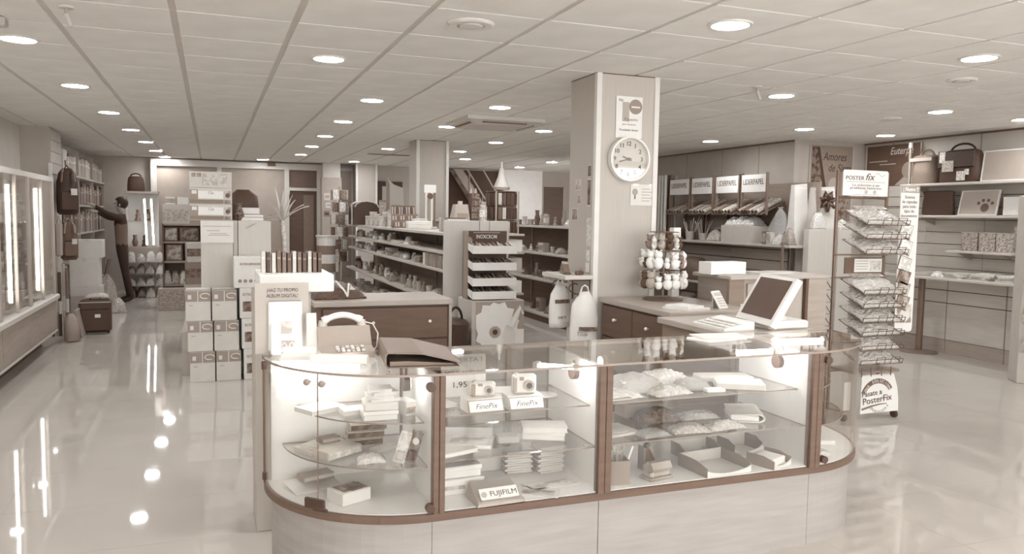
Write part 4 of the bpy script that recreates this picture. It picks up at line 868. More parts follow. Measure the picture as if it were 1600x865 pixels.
# ------------------------------------------------------------------ wheeled wire stand with the poster fixing packs
S0 = (4.6, 4.62, 0)
wire = mat(118, .35, metal=.2)
t = thing('wire_display_stand', 'tall wheeled wire stand of clear packs headed POSTERfix', 'display stand', S0)
for x in (-.265, .215):
    MB().cyl((x, 0, .07), (x, 0, 1.86), .012, n=8).build('post', wire, t)
MB().tube([(-.265, 0, 1.66), (.215, 0, 1.66)], .008, 6).build('cross_bar', wire, t); MB().tube([(-.265, 0, .36), (.215, 0, .36)], .008, 6).build('cross_bar', wire, t)
for z in (1.235, 1.065): MB().cbox(-.27, .23, -.025, .005, z - .006, z + .006, .002).build('cross_bar', mat(130, .4), t)
hd = MB(); P = [(-.235, 1.675), (.2, 1.675), (.2, 1.845)] + [(.2 - .02 + .02 * math.cos(a), 1.845 + .02 * math.sin(a)) for a in (.4, .8, 1.2, 1.57)] + [(-.215 + .02 * math.cos(a), 1.845 + .02 * math.sin(a)) for a in (1.57, 2.0, 2.4, 2.8, 3.14)]
hd = hd.prism(P, -.022, -.014, 'y').build('header_sign', mat(236, .45), t)
text('POSTER', .042, (-.125, -.0235, 1.805), mat(105, .5), hd, width=.175); text('fix', .075, (.015, -.0235, 1.815), mat(100, .5), hd, shear=.3, width=.09)
MB().box(-.205, .17, -.0232, -.022, 1.777, 1.780).build('rule', mat(150), hd); MB().tube([(.07 + .09 * i / 8, -.0235, 1.835 + .012 * math.sin(i * .8)) for i in range(9)], .002, 4).build('flourish', mat(180), hd)
text('La solución a un', .026, (-.018, -.0235, 1.755), mat(130, .5), hd, width=.26); text('problema histórico', .026, (-.018, -.0235, 1.733), mat(130, .5), hd, width=.3)
for x in (-.1, -.012, .07): MB().cyl((x, -.0235, 1.705), (x, -.022, 1.705), .016, n=12).build('pictogram', mat(246 if x < -.05 else 190), hd); MB().box(x - .04, x + .04, -.0232, -.022, 1.684, 1.687).build('rule', mat(175), hd)
tiers = [1.46, 1.36, 1.25, .955, .855, .75, .65, .545, .44]
for k, z in enumerate(tiers):
    b = MB(); y0, y1 = -.24, -.01; x0, x1 = -.205, .195
    b.tube([(x0, y1, z + .1), (x0, y0, z), (x1, y0, z), (x1, y1, z + .1)], .0035, 5); b.tube([(x0, y0, z - .0), (x0, y0 - .012, z + .035), (x1, y0 - .012, z + .035), (x1, y0, z)], .003, 5)
    for xx in (-.06, .08): b.tube([(xx, y0, z), (xx, y0 - .016, z + .05), (xx + .08, y0 - .016, z + .05), (xx + .08, y0, z)], .003, 5)
    b.tube([(x0, -.12, z + .051), (x1, -.12, z + .051)], .003, 5); b.tube([(x0, y1, z + .1), (x1, y1, z + .1)], .003, 5)
    b.build('wire_basket', wire, t)
    # the clear pack lying in the basket
    pk = thing('clear_pack', 'clear pack of fixings in the %s basket from the top of the POSTERfix stand' % ORD[k], 'pack', (S0[0] - .005, S0[1] - .12, z + .056), 0, 'packs on the POSTERfix stand')
    r = random.Random(k); m = MB().xf((0, 0, 0), rx=.42); m.pillow(0, 0, 0, .36, .24, .045, 12, .16, r).build('bag', mat(208, .15, kind='wrap', spec=.8), pk)
    MB().xf((0, 0, 0), rx=.42).box(-.15, .15, .06, .115, .04, .043).build('header_card', mat(190, .4, kind='print'), pk)
fr = MB().box(-.19, .19, -.03, -.022, 1.095, 1.215).build('info_frame', mat(120, .4), t); MB().box(-.1, .165, -.033, -.03, 1.105, 1.205).build('info_sheet', mat(238, .5), fr)
for k in range(4): MB().box(-.09, .03, -.0338, -.033, 1.125 + .02 * k, 1.131 + .02 * k).build('text_line', mat(180), fr)
MB().box(.05, .155, -.0338, -.033, 1.115, 1.19).build('picture', mat(205, .5, kind='print'), fr)
for k, z in enumerate((1.06, .97, .88, .79, .7)):  # side hooks on the left flank
    MB().tube([(-.265, 0, z), (-.37, -.02, z + .01), (-.30, -.03, z - .085), (-.265, 0, z - .085)], .0035, 5).build('side_hook', wire, t)
MB().cbox(-.21, .22, -.2, .05, .365, .385, .003).build('bottom_grille', mat(140, .4), t)
for x in (-.15, -.06, .04, .13): MB().cyl((x, -.205, .345), (x, -.205, .41), .004, n=6).build('grille_bar', wire, t)
# base sign with a curved right edge
P = [(-.1, .055), (.27, .055), (.265, .15), (.25, .24), (.215, .33), (.205, .345), (-.1, .345)]
bs = MB().prism(P, -.16, -.152, 'y').build('base_sign', mat(238, .45), t); MB().box(-.26, -.2, -.155, -.147, .09, .3).build('side_sign', mat(226, .45), t)
cx, cz = .055, .16
m = MB(); Q = []
for k in range(15): a = math.radians(160 - 130 * k / 14); Q.append((cx + .165 * math.cos(a), cz + .155 * math.sin(a)))
for k in range(15): a = math.radians(30 + 130 * k / 14); Q.append((cx + .128 * math.cos(a), cz + .118 * math.sin(a)))
m.prism(Q, -.162, -.16, 'y').build('arch_band', mat(118, .5), bs)
arc_text('UNA SOLUCION', .032, .137, cx, cz, math.radians(155), math.radians(35), -.163, mat(240), bs)
text('Pásate a', .06, (.0, -.163, .205), mat(100, .5), bs, ry=-.09, width=.19); text('PosterFix', .07, (.055, -.163, .155), mat(100, .5), bs, ry=-.09, width=.28)
MB().tube([(-.09, -.162, .088), (.0, -.162, .108), (.08, -.162, .118), (.15, -.162, .12)], [.008, .006, .004, .002], 6).build('swoosh', mat(130), bs)
arc_text('DURADERA', .03, .1, cx + .02, cz + .0, math.radians(225), math.radians(325), -.163, mat(180), bs)
for (x, y) in ((-.22, -.12), (.25, -.14), (-.22, .12), (.25, .12)):
    MB().cyl((x - .012, y, .028), (x + .012, y, .028), .028, n=14).build('caster_wheel', mat(88, .5), t); MB().cbox(x - .02, x + .02, y - .014, y + .014, .05, .075, .003).build('caster_fork', mat(150, .4), t); MB().tube([(x, y, .07), (-.265 if x < 0 else .215, 0, .075)], .008, 6).build('foot', wire, t)
# tall white side card
nv = MB(); w = .17
P = [(.23, .68), (.245, .66), (.26, .652), (.385, .652), (.4, .66), (.405, .68), (.412, 1.755), (.228, 1.755)]
nv = nv.prism(P, -.122, -.116, 'y').build('side_card', mat(238, .45), t)
MB().box(.229, .411, -.124, -.122, 1.705, 1.755).build('title_band', mat(165, .5), nv); text('¡ Nuevo !!', .045, (.32, -.125, 1.73), mat(246), nv, width=.15, bold=.001)
for k, s in enumerate(('Sistema', 'de cápsulas', 'para todo', 'tipo de', 'documentos')): text(s, .034, (.315, -.1235, 1.672 - .035 * k), mat(130, .5), nv, width=(.1, .15, .13, .1, .16)[k])
for k, (z, tt) in enumerate(((1.42, 226), (1.3, 232), (1.17, 228), (1.07, 150), (.98, 170), (.88, 165))):
    c = MB().xf((.29, -.127, z), ry=.32).box(-.06, .06, -.003, 0, -.055, .055).build('sample_card', mat(130, .5), nv); MB().xf((.29, -.1305, z), ry=.32).box(-.055, .055, -.002, 0, -.05, .05).build('sample_picture', mat(tt, .5, kind='print' if tt > 200 else 'picture'), c)
MB().box(.245, .39, -.124, -.122, .72, .86).build('sample_picture', mat(185, .5, kind='picture'), nv); MB().cyl((.32, -.126, .78), (.32, -.124, .78), .05, n=18).build('sample_picture', mat(225, .5), nv)
MB().tube([(.215, 0, 1.6), (.24, -.116, 1.6)], .005, 5).build('card_arm', wire, t); MB().tube([(.215, 0, .8), (.245, -.116, .8)], .005, 5).build('card_arm', wire, t)

# ------------------------------------------------------------------ right wall shelves and goods
XW = X1 - .021
def wshelf(y0, y1, z, depth, label, tt=190):
    t = thing('wall_shelf', label, 'shelf', (XW - depth / 2, (y0 + y1) / 2, z))
    MB().cbox(-depth / 2, depth / 2, (y0 - y1) / 2, (y1 - y0) / 2, -.028, 0, .004).build('board', mat(tt, .5), t)
    for y in ((y0 - y1) / 2 + .12, (y1 - y0) / 2 - .12): MB().prism([(-depth * .35, -.028), (depth / 2, -.028), (depth / 2, -.11)], y - .006, y + .006, 'y').build('bracket', mat(150, .5), t)
wshelf(5.0, 7.12, 1.93, .32, 'upper pale wall shelf with bags and framed board on the right wall')
wshelf(5.3, 7.0, 1.57, .3, 'middle pale wall shelf with laptop case and paw board'); wshelf(5.72, 6.5, 1.185, .26, 'short lower wall shelf carrying clear boxes')
def poster(name, label, x, y, z, w, h, rz, tt, frame=150):
    t = thing(name, label, 'poster', (x, y, z), rz); MB().box(-w / 2, w / 2, -.006, 0, 0, h).build('sheet', mat(tt, .4, kind='paper'), t)
    for b in ((-w / 2 - .012, -w / 2, -.006, h + .006), (w / 2, w / 2 + .012, -.006, h + .006)): MB().box(b[0], b[1], -.012, 0, b[2], b[3]).build('frame', mat(frame, .4), t)
    return t
t = poster('film_poster', 'dark poster titled Euterpe on the right wall', X1 - .021, 7.54, 1.94, .82, .5, -PI / 2, 112, 190)
text('Euterpe', .13, (.13, -.0075, .42), mat(225), t, shear=.25, width=.34); MB().cyl((.25, -.009, .18), (.25, -.006, .18), .1, n=18).build('pale_figure', mat(150, .5), t); MB().prism([(.05, 0), (.4, 0), (.4, .12), (.3, .16), (.18, .1)], -.008, -.006, 'y').build('pale_figure', mat(165, .5), t)
for k, (a, b, z) in enumerate(((-.37, -.08, .3), (-.2, .05, .26))): MB().box(a, b, -.0075, -.006, z, z + .012).build('text_line', mat(185), t)
t = poster('harvest_poster', 'brown framed poster titled Amores de Sirga on the return wall', 7.4, 8.015, 1.5, .68, .94, 0, 148, 200)
text('Amores', .15, (.05, -.0075, .8), mat(92), t, shear=.25, width=.38); text('de Sirga', .14, (.13, -.0075, .66), mat(95), t, shear=.25, width=.36)
MB().prism([(-.31, .3), (-.1, .3), (-.24, .92), (-.31, .92)], -.0085, -.006, 'y').build('dark_strip', mat(118, .5, kind='picture'), t); MB().prism([(-.1, .3), (-.05, .3), (-.2, .92), (-.24, .92)], -.0095, -.006, 'y').build('dark_ribbon', mat(95, .5), t)
MB().cyl((.05, -.0085, .45), (.05, -.006, .45), .09, n=18).build('pale_figure', mat(172, .5), t); MB().box(-.05, .3, -.008, -.006, .03, .32).build('field', mat(135, .5, kind='picture'), t)
t = thing('chrome_upright', 'short chrome upright at the end of the upper wall shelf', 'upright', (7.72, 7.09, 1.93)); MB().cyl((0, 0, 0), (0, 0, .46), .018, n=12).build('rod', mat(165, .25, metal=.5), t); MB().cyl((0, 0, .43), (0, 0, .49), .024, n=12).build('cap', mat(215, .3), t)
def soft_bag(name, label, x, y, z, w, d, h, rz, tt, handle=True, flap=None, k=.8):
    t = thing(name, label, 'bag', (x, y, z), rz); P = []; F = []; n = 20
    rr = [(0, .9), (.06, 1), (.5, .97), (.8, .9), (.95, k), (1, k * .8)]
    for zz, s in rr:
        for i in range(n):
            a = 2 * PI * i / n; c, sn = math.cos(a), math.sin(a); q = (abs(c) ** 3.5 + abs(sn) ** 3.5) ** (-1 / 3.5)
            P.append((w / 2 * s * c * q, d / 2 * s * sn * q, zz * h))
    for l in range(5):
        for i in range(n): F.append((l * n + i, l * n + (i + 1) % n, l * n + n + (i + 1) % n, l * n + n + i))
    F += [tuple(range(n - 1, -1, -1)), tuple(range(5 * n, 6 * n))]
    smooth_by_angle(MB().add(P, F).build('body', mat(tt, .55, kind='fabric'), t), 50)
    if handle: MB().tube([(-w * .3, 0, h * .97)] + [(w * .3 * -math.cos(a), 0, h * .97 + h * .22 * math.sin(a)) for a in (.4, .8, 1.2, 1.57, 1.95, 2.35, 2.75)] + [(w * .3, 0, h * .97)], .012, 8).build('handle', mat(max(50, tt - 20), .5), t)
    if flap: MB().cbox(-w * .46, w * .46, -d / 2 - .012, -d / 2 + .01, h * flap, h * .96, .01).build('flap', mat(max(50, tt - 8), .55, kind='fabric'), t)
    return t
t = soft_bag('canvas_bag', 'tan bucket bag with broad rim on the upper wall shelf', 7.78, 6.9, 1.9305, .3, .2, .33, -PI / 2, 140, True, None, 1.0); MB().box(-.15, .15, -.108, -.1, .26, .3).build('rim_band', mat(165, .5), t)
t = soft_bag('satchel', 'dark satchel with hang tags on the upper wall shelf', 7.76, 6.42, 1.9305, .5, .2, .36, -PI / 2, 92, True, .45)
for k, (x, z, w, h, tt) in enumerate(((-.2, .22, .07, .12, 215), (-.16, .12, .14, .12, 175), (.03, .02, .1, .1, 205), (.13, .08, .045, .06, 215))): MB().box(x, x + w, -.118 - .002 * k, -.112, z, z + h).build('hang_tag', mat(tt, .5, kind='print'), t)
def board(name, label, x, y, z, w, h, tt, ft, lean=.12):
    t = thing(name, label, 'board', (x, y, z), -PI / 2)
    MB().xf((0, 0, 0), rx=-lean).box(-w / 2 + .012, w / 2 - .012, 0, .01, .012, h - .012).build('panel', mat(tt, .5, kind='plaster'), t)
    for b in ((-w / 2, w / 2, 0, .014), (-w / 2, w / 2, h - .014, h), (-w / 2, -w / 2 + .014, .014, h - .014), (w / 2 - .014, w / 2, .014, h - .014)): MB().xf((0, 0, 0), rx=-lean).box(b[0], b[1], -.006, .012, b[2], b[3]).build('frame', mat(ft, .3), t)
    return t
board('framed_board', 'grey cork board in a pale metal frame on the upper wall shelf', 7.72, 5.88, 1.9305, .56, .33, 165, 225)
soft_bag('laptop_case', 'dark rectangular laptop case on the middle wall shelf', 7.78, 6.72, 1.5705, .42, .08, .28, -PI / 2, 92, False, None, 1.0)
t = board('paw_board', 'grey mat with dark paw print in a pale frame on the middle shelf', 7.74, 6.2, 1.5705, .46, .28, 168, 215, .2)
for (x, z, r, s) in ((.08, .085, .048, 1.25), (.0, .135, .018, 1), (.05, .165, .018, 1), (.11, .165, .018, 1), (.16, .135, .018, 1)): MB().xf((0, 0, 0), rx=-.2).cyl((x, -.002, z), (x, 0, z), r, n=16).build('paw_pad', mat(112, .5), t)
booklet('folder', 'dark folder leaning at the near end of the middle wall shelf', 'folder', 7.78, 5.82, 1.5705, .2, .03, .2, PI / 2, 110)
for k, y in enumerate((6.27, 6.06, 5.86)):
    t = thing('clear_box', '%s clear patterned box from the poster side on the short shelf' % ORD[k], 'box', (7.8, y, 1.1855), -PI / 2); MB().cbox(-.095, .095, -.06, .06, 0, .2, .005).build('body', mat(165 + 8 * k, .25, kind='fleck'), t); MB().cbox(-.098, .098, -.063, .063, .19, .205, .004).build('lid', mat(180, .3), t)
t = thing('glass_vase', 'pale vase box at the near end of the short shelf', 'box', (7.82, 5.75, 1.1855)); MB().cbox(-.04, .04, -.04, .04, 0, .28, .004).build('body', mat(185, .4, kind='print'), t); MB().cbox(-.042, .042, -.042, .042, .25, .285, .003).build('lid', mat(195, .4), t)
t = thing('notice_sheet', 'pale notice on the slat boards left of the short shelf', 'notice', (7.928, 7.05, 1.25), -PI / 2); MB().box(-.05, .05, -.002, 0, 0, .18).build('sheet', mat(200), t); MB().box(-.04, .04, -.003, -.002, .12, .14).build('text_line', mat(160), t); MB().box(.09, .17, -.003, 0, .09, .11).build('price_tag', mat(195), t)
# ledge table
t = thing('pedestal_table', 'long pale ledge table on a disc-footed post by the right wall', 'table', (7.62, 6.3, 0))
MB().cbox(7.42, 7.78, 5.35, 7.2, .86, .89, .005).build('top', mat(196, .5), t, w=True); MB().cyl((7.6, 6.72, .02), (7.6, 6.72, .86), .036, n=14).build('post', mat(120, .4), t, w=True)
MB().lathe([(.001, 0), (.2, 0), (.2, .012), (.06, .03), (.001, .03)], 28, (7.6, 6.72, 0)).build('base', mat(135, .35), t, w=True); MB().cyl((7.6, 5.5, 0), (7.6, 5.5, .86), .03, n=10).build('post', mat(130, .4), t, w=True)
r = random.Random(5); r2 = 0
for k, (y, n, tt) in enumerate(((6.98, 2, 140), (6.62, 3, 190), (6.25, 4, 225), (5.92, 5, 215), (5.6, 5, 230))):
    for j in range(n): booklet('magazine', '%s magazine from the bottom in the %s pile along the ledge table' % (ORD[j], ORD[k]), 'magazine', 7.6 + r.uniform(-.02, .02), y, .8905 + .0135 * j, .22, .28, .013, PI / 2 + r.uniform(-.4, .4), min(240, tt + r.randint(-20, 15)), 225, kind='print')
packet('packet', 'crumpled pale plastic bag on the ledge table', 'bag', 7.5, 6.42, .8905, .12, .14, .06, .3, 226)
# magazine carousel cut by the right edge
t = thing('magazine_rack', 'pale magazine rack with tilted pockets at the right picture edge', 'rack', (7.2, 5.0, 0), -.6)
MB().cbox(-.21, .2, -.02, .2, 0, 1.75, .006).build('back_board', mat(186, .6), t)
for k, z in enumerate((.35, .62, .9, 1.18, 1.45)):
    MB().prism([(-.14, z), (-.02, z - .06), (-.02, z + .02), (-.13, z + .08)], -.2, .19, 'x').build('pocket', mat(200, .4), t)
    booklet('magazine', 'glossy magazine in the %s pocket from below on the edge rack' % ORD[k], 'magazine', 7.2 - .0395, 5.0 - .0578, z + .085, .3, .05, .16, -.6, (225, 130, 210, 160, 230)[k], kind='print')

# ------------------------------------------------------------------ shelving with gift wrap on the far right
t = thing('wall_shelving', 'pale wall shelving with gift wrap racks behind the till', 'shelving', (6.6, 9.2, 0))
for z, y0 in ((1.19, 7.5), (.62, 7.5), (.12, 7.5)): MB().cbox(6.36, 6.79, y0, 10.7, z - .03, z, .004).build('shelf_board', mat(192, .5), t, w=True)
MB().box(6.4, 6.79, 7.55, 10.65, 0, .09).build('plinth', mat(130), t, w=True)
for y in (10.68,): MB().box(6.4, 6.79, y, y + .03, 0, 1.25).build('end_panel', mat(150, .5, kind='wood'), t, w=True)
MB().box(6.765, 6.795, 7.5, 10.7, 1.19, 1.95).build('rack_back', mat(150, .5, kind='wood'), t, w=True)
t2 = thing('end_panel_unit', 'pale tall end panel unit under the gift bags', 'panel unit', (6.87, 7.45, 0))
MB().cbox(6.55, 6.98, 7.4, 7.488, 0, 1.385, .003).build('panel', mat(206, .6, kind='board'), t2, w=True); MB().cbox(6.99, 7.2, 7.4, 7.488, 0, 1.385, .003).build('panel', mat(206, .6, kind='board'), t2, w=True); MB().cbox(6.83, 7.2, 7.488, 7.95, 0, 1.38, .003).build('body', mat(190, .6), t2, w=True)
heads = [(9.775, 10.264), (9.213, 9.691), (8.633, 9.108), (8.083, 8.552)]
for k, (a, b) in enumerate(heads):
    yc = (a + b) / 2
    t = thing('gift_wrap_rack', '%s slanted gift wrap rack from the clock column, headed LIDERPAPEL' % ORD[k], 'rack', (6.6, yc, 1.1905), -PI / 2)
    h = MB().box(-(b - a) / 2, (b - a) / 2, -.155, -.147, .65, .87).build('header_board', mat(234, .5), t); text('LIDERPAPEL', .1, (0, -.157, .775), mat(112, .5), h, width=.41)
    for s in (-1, 1): MB().box(s * ((b - a) / 2 + .012) - .012, s * ((b - a) / 2 + .012) + .012, -.15, -.12, .36, .89).build('side_post', mat(130, .5, kind='wood'), t)
    MB().prism([(-.2, .36), (.16, .52), (.16, .535), (-.2, .375)], -(b - a) / 2, (b - a) / 2, 'x').build('tray', mat(130, .5), t)
    for s in (-1, 1): MB().box(s * (b - a) / 2 - .012, s * (b - a) / 2 + .012, .1, .16, 0, .5).build('foot', mat(125, .5), t)
    r = random.Random(20 + k)
    for j in range(6):
        o = thing('wrap_roll', '%s roll of wrapping paper from the column side on the %s LIDERPAPEL rack' % (ORD[j], ORD[k]), 'paper roll', (6.6 - .2, b - .055 - .07 * j, 1.1905 + .41), -PI / 2)
        MB().xf((0, 0, 0), rx=.418).cyl((0, -.03, .0), (0, .36, .0), .03, n=10).build('roll', mat(r.choice([120, 150, 175, 195, 210, 140]), .35, kind='print'), o); MB().xf((0, 0, 0), rx=.418).cyl((0, -.034, 0), (0, -.03, 0), .018, n=8).build('core', mat(100), o)
SZ = 1.1905
for k in range(9): # upright rolls by the column
    o = thing('wrap_roll', '%s upright striped paper roll in the tall holder beside the column' % ORD[k], 'paper roll', (6.42 + .09 * (k % 3), 10.35 + .08 * (k // 3), SZ)); MB().cyl((0, 0, 0), (0, 0, .95), .022, n=10).build('roll', mat((215, 120, 175)[k % 3], .4), o); MB().cyl((0, 0, .95), (0, 0, .955), .012, n=8).build('core', mat(95), o)
carton('carton', 'dark wooden drawer box on the gift wrap shelf near the column', 'box', 6.5, 10.1, SZ, .16, .26, .16, 0, 120, band=(.3, .45, 205)).rotation_euler.z = -PI / 2
pen_cup('pencil_pot', 'clear pot of rolled papers on the gift wrap shelf', 6.48, 9.75, SZ, .07, .12, 190, 7, .3, 2, (200, 240)); pen_cup('pencil_pot', 'pot of fanned sticks next to the rolled papers', 6.48, 9.42, SZ, .07, .1, 180, 10, .28, 3, (160, 230))
packet('packet', 'heap of clear novelty bags between sticks and cardboard box', 'packet', 6.5, 9.12, SZ, .2, .24, .16, .2, 190, kind='wrap')
packet('packet', 'flat card-backed packet on the heap of novelty bags', 'packet', 6.56, 9.05, SZ + .165, .16, .2, .05, .1, 170, card=200)
t = carton('carton', 'open pale cardboard box heaped with clear bags on the gift wrap shelf', 'box', 6.52, 8.55, SZ, .62, .3, .22, -PI / 2, 198)
for k, (y, tt) in enumerate(((8.72, 232), (8.54, 226), (8.38, 214))): packet('packet', ('left', 'middle', 'right')[k] + ' puffy clear bag heaped in the cardboard box', 'packet', 6.52, y, SZ + .2205, .26, .2, .12, .1 * k, tt, kind='wrap')
t = thing('cellophane_bag', 'big translucent cellophane bag spilling right of the cardboard box', 'bag', (6.6, 7.97, SZ), -PI / 2)
P = []; F = []; rc = random.Random(8)
for zz, k in ((0, .8), (.1, 1), (.35, .85), (.6, .6), (.8, .35), (.95, .12), (1, .2)):
    for i in range(14):
        a = 2 * PI * i / 14; P.append((.26 * k * math.cos(a) * rc.uniform(.85, 1.1), .1 * k * math.sin(a) * rc.uniform(.85, 1.1), zz * .46))
for l in range(6):
    for i in range(14): F.append((l * 14 + i, l * 14 + (i + 1) % 14, l * 14 + 14 + (i + 1) % 14, l * 14 + 14 + i))
F.append(tuple(range(13, -1, -1)))
MB().add(P, F).build('wrapper', film('clear_film', .45, 235), t)
for k in range(5): MB().sphere((-.13 + .065 * k, 0, .09), .045, 8, 1, .9, 1.3).build('sweet', mat((225, 150, 240, 180, 215)[k], .4, kind='print'), t)
carton('carton', 'dark printed small box right of the cardboard box', 'box', 6.4, 7.98, SZ, .08, .07, .16, -PI / 2, 135, band=(.2, .8, 170)); carton('carton', 'white patterned small box right of the dark printed one', 'box', 6.4, 7.89, SZ, .08, .07, .15, -PI / 2, 215, band=(.1, .9, 180))
packet('packet', 'pale star-shaped bow packet beside the patterned box', 'bow', 6.44, 7.77, SZ, .14, .14, .12, .2, 225, kind='wrap'); packet('packet', 'darker bagged toy next to the end panel on gift wrap shelf', 'packet', 6.43, 7.6, SZ, .12, .14, .2, .1, 165, kind='wrap')
def gift_bag(label, x, y, z, w, d, h, rz, tt, bow=None):
    t = thing('gift_bag', label, 'gift bag', (x, y, z), rz)
    m = MB(); m.add([(-w / 2, -d / 2, 0), (w / 2, -d / 2, 0), (w / 2, d / 2, 0), (-w / 2, d / 2, 0), (-w * .42, -d * .2, h), (w * .42, -d * .2, h * 1.03), (w * .42, d * .2, h * 1.03), (-w * .42, d * .2, h), (-w * .47, 0, h * .5), (w * .47, 0, h * .5)],
        [(0, 3, 2, 1), (0, 1, 5, 4), (2, 3, 7, 6), (4, 5, 6, 7), (3, 0, 8), (0, 4, 8), (4, 7, 8), (7, 3, 8), (1, 2, 9), (2, 6, 9), (6, 5, 9), (5, 1, 9)]).build('body', mat(tt, .25, kind='plain', spec=.6), t)
    MB().box(-w * .4, w * .4, -d * .24, d * .24, h * .93, h * .97).build('fold', mat(min(248, tt + 12), .3), t)
    if bow:
        m = MB()
        for k in range(7):
            a = 2 * PI * k / 7; m.tube([(0, -d * .4, h * .68), (.06 * math.cos(a) - .0, -d * .4 - .05, h * .68 + .06 * math.sin(a)), (.12 * math.cos(a + .2), -d * .4 - .035, h * .68 + .12 * math.sin(a + .2)), (.07 * math.cos(a + .5), -d * .4 - .02, h * .68 + .07 * math.sin(a + .5)), (0, -d * .4, h * .68)], .02, 6)
        m.build('bow', mat(bow, .3), t, smooth=True)
    return t
gift_bag('tall white gift bag with a dark ribbon bow on the end panel unit', 6.9, 7.6, 1.3855, .36, .18, .5, 0, 212, 100)
gift_bag('plain white gift bag standing left behind the bow bag', 6.62, 7.68, SZ, .24, .14, .72, .1, 226); gift_bag('narrow pale gift bag leaning at the right of the bow bag', 7.12, 7.75, 1.3855, .15, .16, .42, -.2, 222)
packet('packet', 'clear cellophane bag of sweets in front of the gift bags', 'packet', 6.72, 7.445, 1.3855, .2, .08, .2, 0, 226, kind='wrap')
packet('packet', 'flat translucent bag slumped against the bow bag', 'packet', 7.08, 7.45, 1.3855, .14, .08, .12, 0, 210, kind='crumple')
# goods on the lower gift wrap shelves
soft_bag('wrapped_basket', 'cellophane-wrapped basket on the lower shelf by the charm carousel', 6.52, 9.65, .6205, .5, .26, .32, -PI / 2, 128, False, None, .6)
packet('packet', 'small silver novelty in film on the lower shelf', 'packet', 6.46, 9.1, .6205, .2, .2, .18, 0, 175, kind='wrap'); soft_bag('dark_parcel', 'dark parcel standing behind the silver novelty', 6.62, 9.12, .6205, .36, .18, .3, -PI / 2, 105, False, None, .9)
for k, y in enumerate((9.8, 9.45, 9.05)): soft_bag('bagged_toy', '%s bagged toy from the column on the bottom gift shelf' % ORD[k], 6.52, y, .1205, .3, .24, .3 - .03 * k, -PI / 2, (150, 135, 155)[k], False, None, .7)
t = thing('hanging_strip', 'dark hanging clip strip at the end of the gift wrap shelf', 'clip strip', (6.345, 7.6, .75)); MB().box(-.004, .004, -.02, .02, 0, .44).build('strip', mat(140), t); MB().sphere((-.01, 0, .06), .05, 8, .5, 1, 1).build('pouch', mat(110, .4), t, smooth=True)
# ================================================================== CENTRAL SHELVING
def gondola(name, label, x0, x1, y0, y1, zs, top, face, spine_t=140, end=True, tt=190):
    """shelving along y; face -1: shelves open to -x"""
    t = thing(name, label, 'shelving', ((x0 + x1) / 2, (y0 + y1) / 2, 0))
    sx = x1 - .03 if face < 0 else x0
    MB().box(sx, sx + .03, y0 + .02, y1, 0, top).build('back_panel', mat(spine_t, .6, kind='wood'), t, w=True)
    for z in zs: MB().cbox(x0, x1 - .031, y0 + .02, y1, z - .03, z, .004).build('shelf_board', mat(tt, .5), t, w=True)
    MB().box(x0 + .03, x1 - .031, y0 + .03, y1 - .02, 0, .1).build('plinth', mat(110, .6), t, w=True)
    for y in (y0 + (y1 - y0) * .33, y0 + (y1 - y0) * .66, y1 - .02): MB().box(sx - .02, sx, y, y + .03, 0, top).build('upright', mat(150, .5), t, w=True)
    return t
cg = gondola('central_gondola', 'long central shelving unit with pale end panel behind the drawer desk', 2.06, 2.56, 7.2, 13.0, (1.32, 1.14, .965, .64, .3), 1.33, -1)
for (a, b) in ((2.05, 2.40), (2.405, 2.50), (2.505, 2.70)): MB().cbox(a, b, 7.17, 7.2, 0, 1.437, .003).build('end_panel', mat(206, .6, kind='board'), cg, w=True)
RN = random.Random(77)
def stock(label_at, x, ys, z, hmax, n0=0, tones=(120, 235), shapes=None, group=None):
    """a row of small goods along y, nearest first"""
    for k, y in enumerate(ys):
        kind = RN.choice(shapes or ['jar', 'bottle', 'tin', 'figure', 'cup', 'carton', 'packet', 'vase', 'book'])
        tt = RN.randint(*tones); h = RN.uniform(.55, 1) * hmax; xx = x + RN.uniform(-.03, .05)
        lab = lambda nm: '%s, %s from near end %s' % (nm, ORD[k], label_at)
        tn = 'dark' if tt < 150 else ('pale' if tt > 200 else 'grey')
        if kind in ('jar', 'bottle', 'tin', 'vase', 'figure', 'cup'):
            nm = {'jar': 'jar', 'bottle': 'bottle', 'tin': 'tin', 'vase': 'vase', 'figure': 'figurine', 'cup': 'cup'}[kind]
            jar(nm, lab('%s little %s' % (tn, nm)), nm, xx, y, z + .0005, RN.uniform(.035, .055), h * (.8 if kind != 'cup' else .5), tt, cap=RN.randint(110, 235), shape=kind, n=12, kind=RN.choice(['plain', 'print']))
        elif kind == 'carton': carton('carton', lab('%s small printed box' % tn), 'box', xx, y, z + .0005, RN.uniform(.1, .2), RN.uniform(.08, .14), h * .7, RN.uniform(-.2, .2) - PI / 2, tt, band=(.25, .75, max(90, tt - 50)))
        elif kind == 'book': booklet('booklet', lab('%s flat pad' % tn), 'pad', xx, y, z + .0005, .2, .15, .03, PI / 2 + RN.uniform(-.3, .3), tt)
        else: packet('packet', lab('%s bagged novelty' % tn), 'packet', xx, y, z + .0005, .16, .15, h * .6, RN.uniform(-.4, .4), tt, kind='wrap')
stock('on second central shelf', 2.17, [8.75 + .25 * k for k in range(16)], 1.14, .15)
stock('on third central shelf', 2.18, [8.25 + .215 * k for k in range(21)], .965, .14)
stock('on fourth central shelf', 2.18, [7.7 + .215 * k for k in range(24)], .64, .22, tones=(110, 220))
stock('on bottom central shelf', 2.2, [8.3 + .27 * k for k in range(17)], .3, .25, tones=(160, 235), shapes=['carton', 'packet', 'jar', 'carton'])
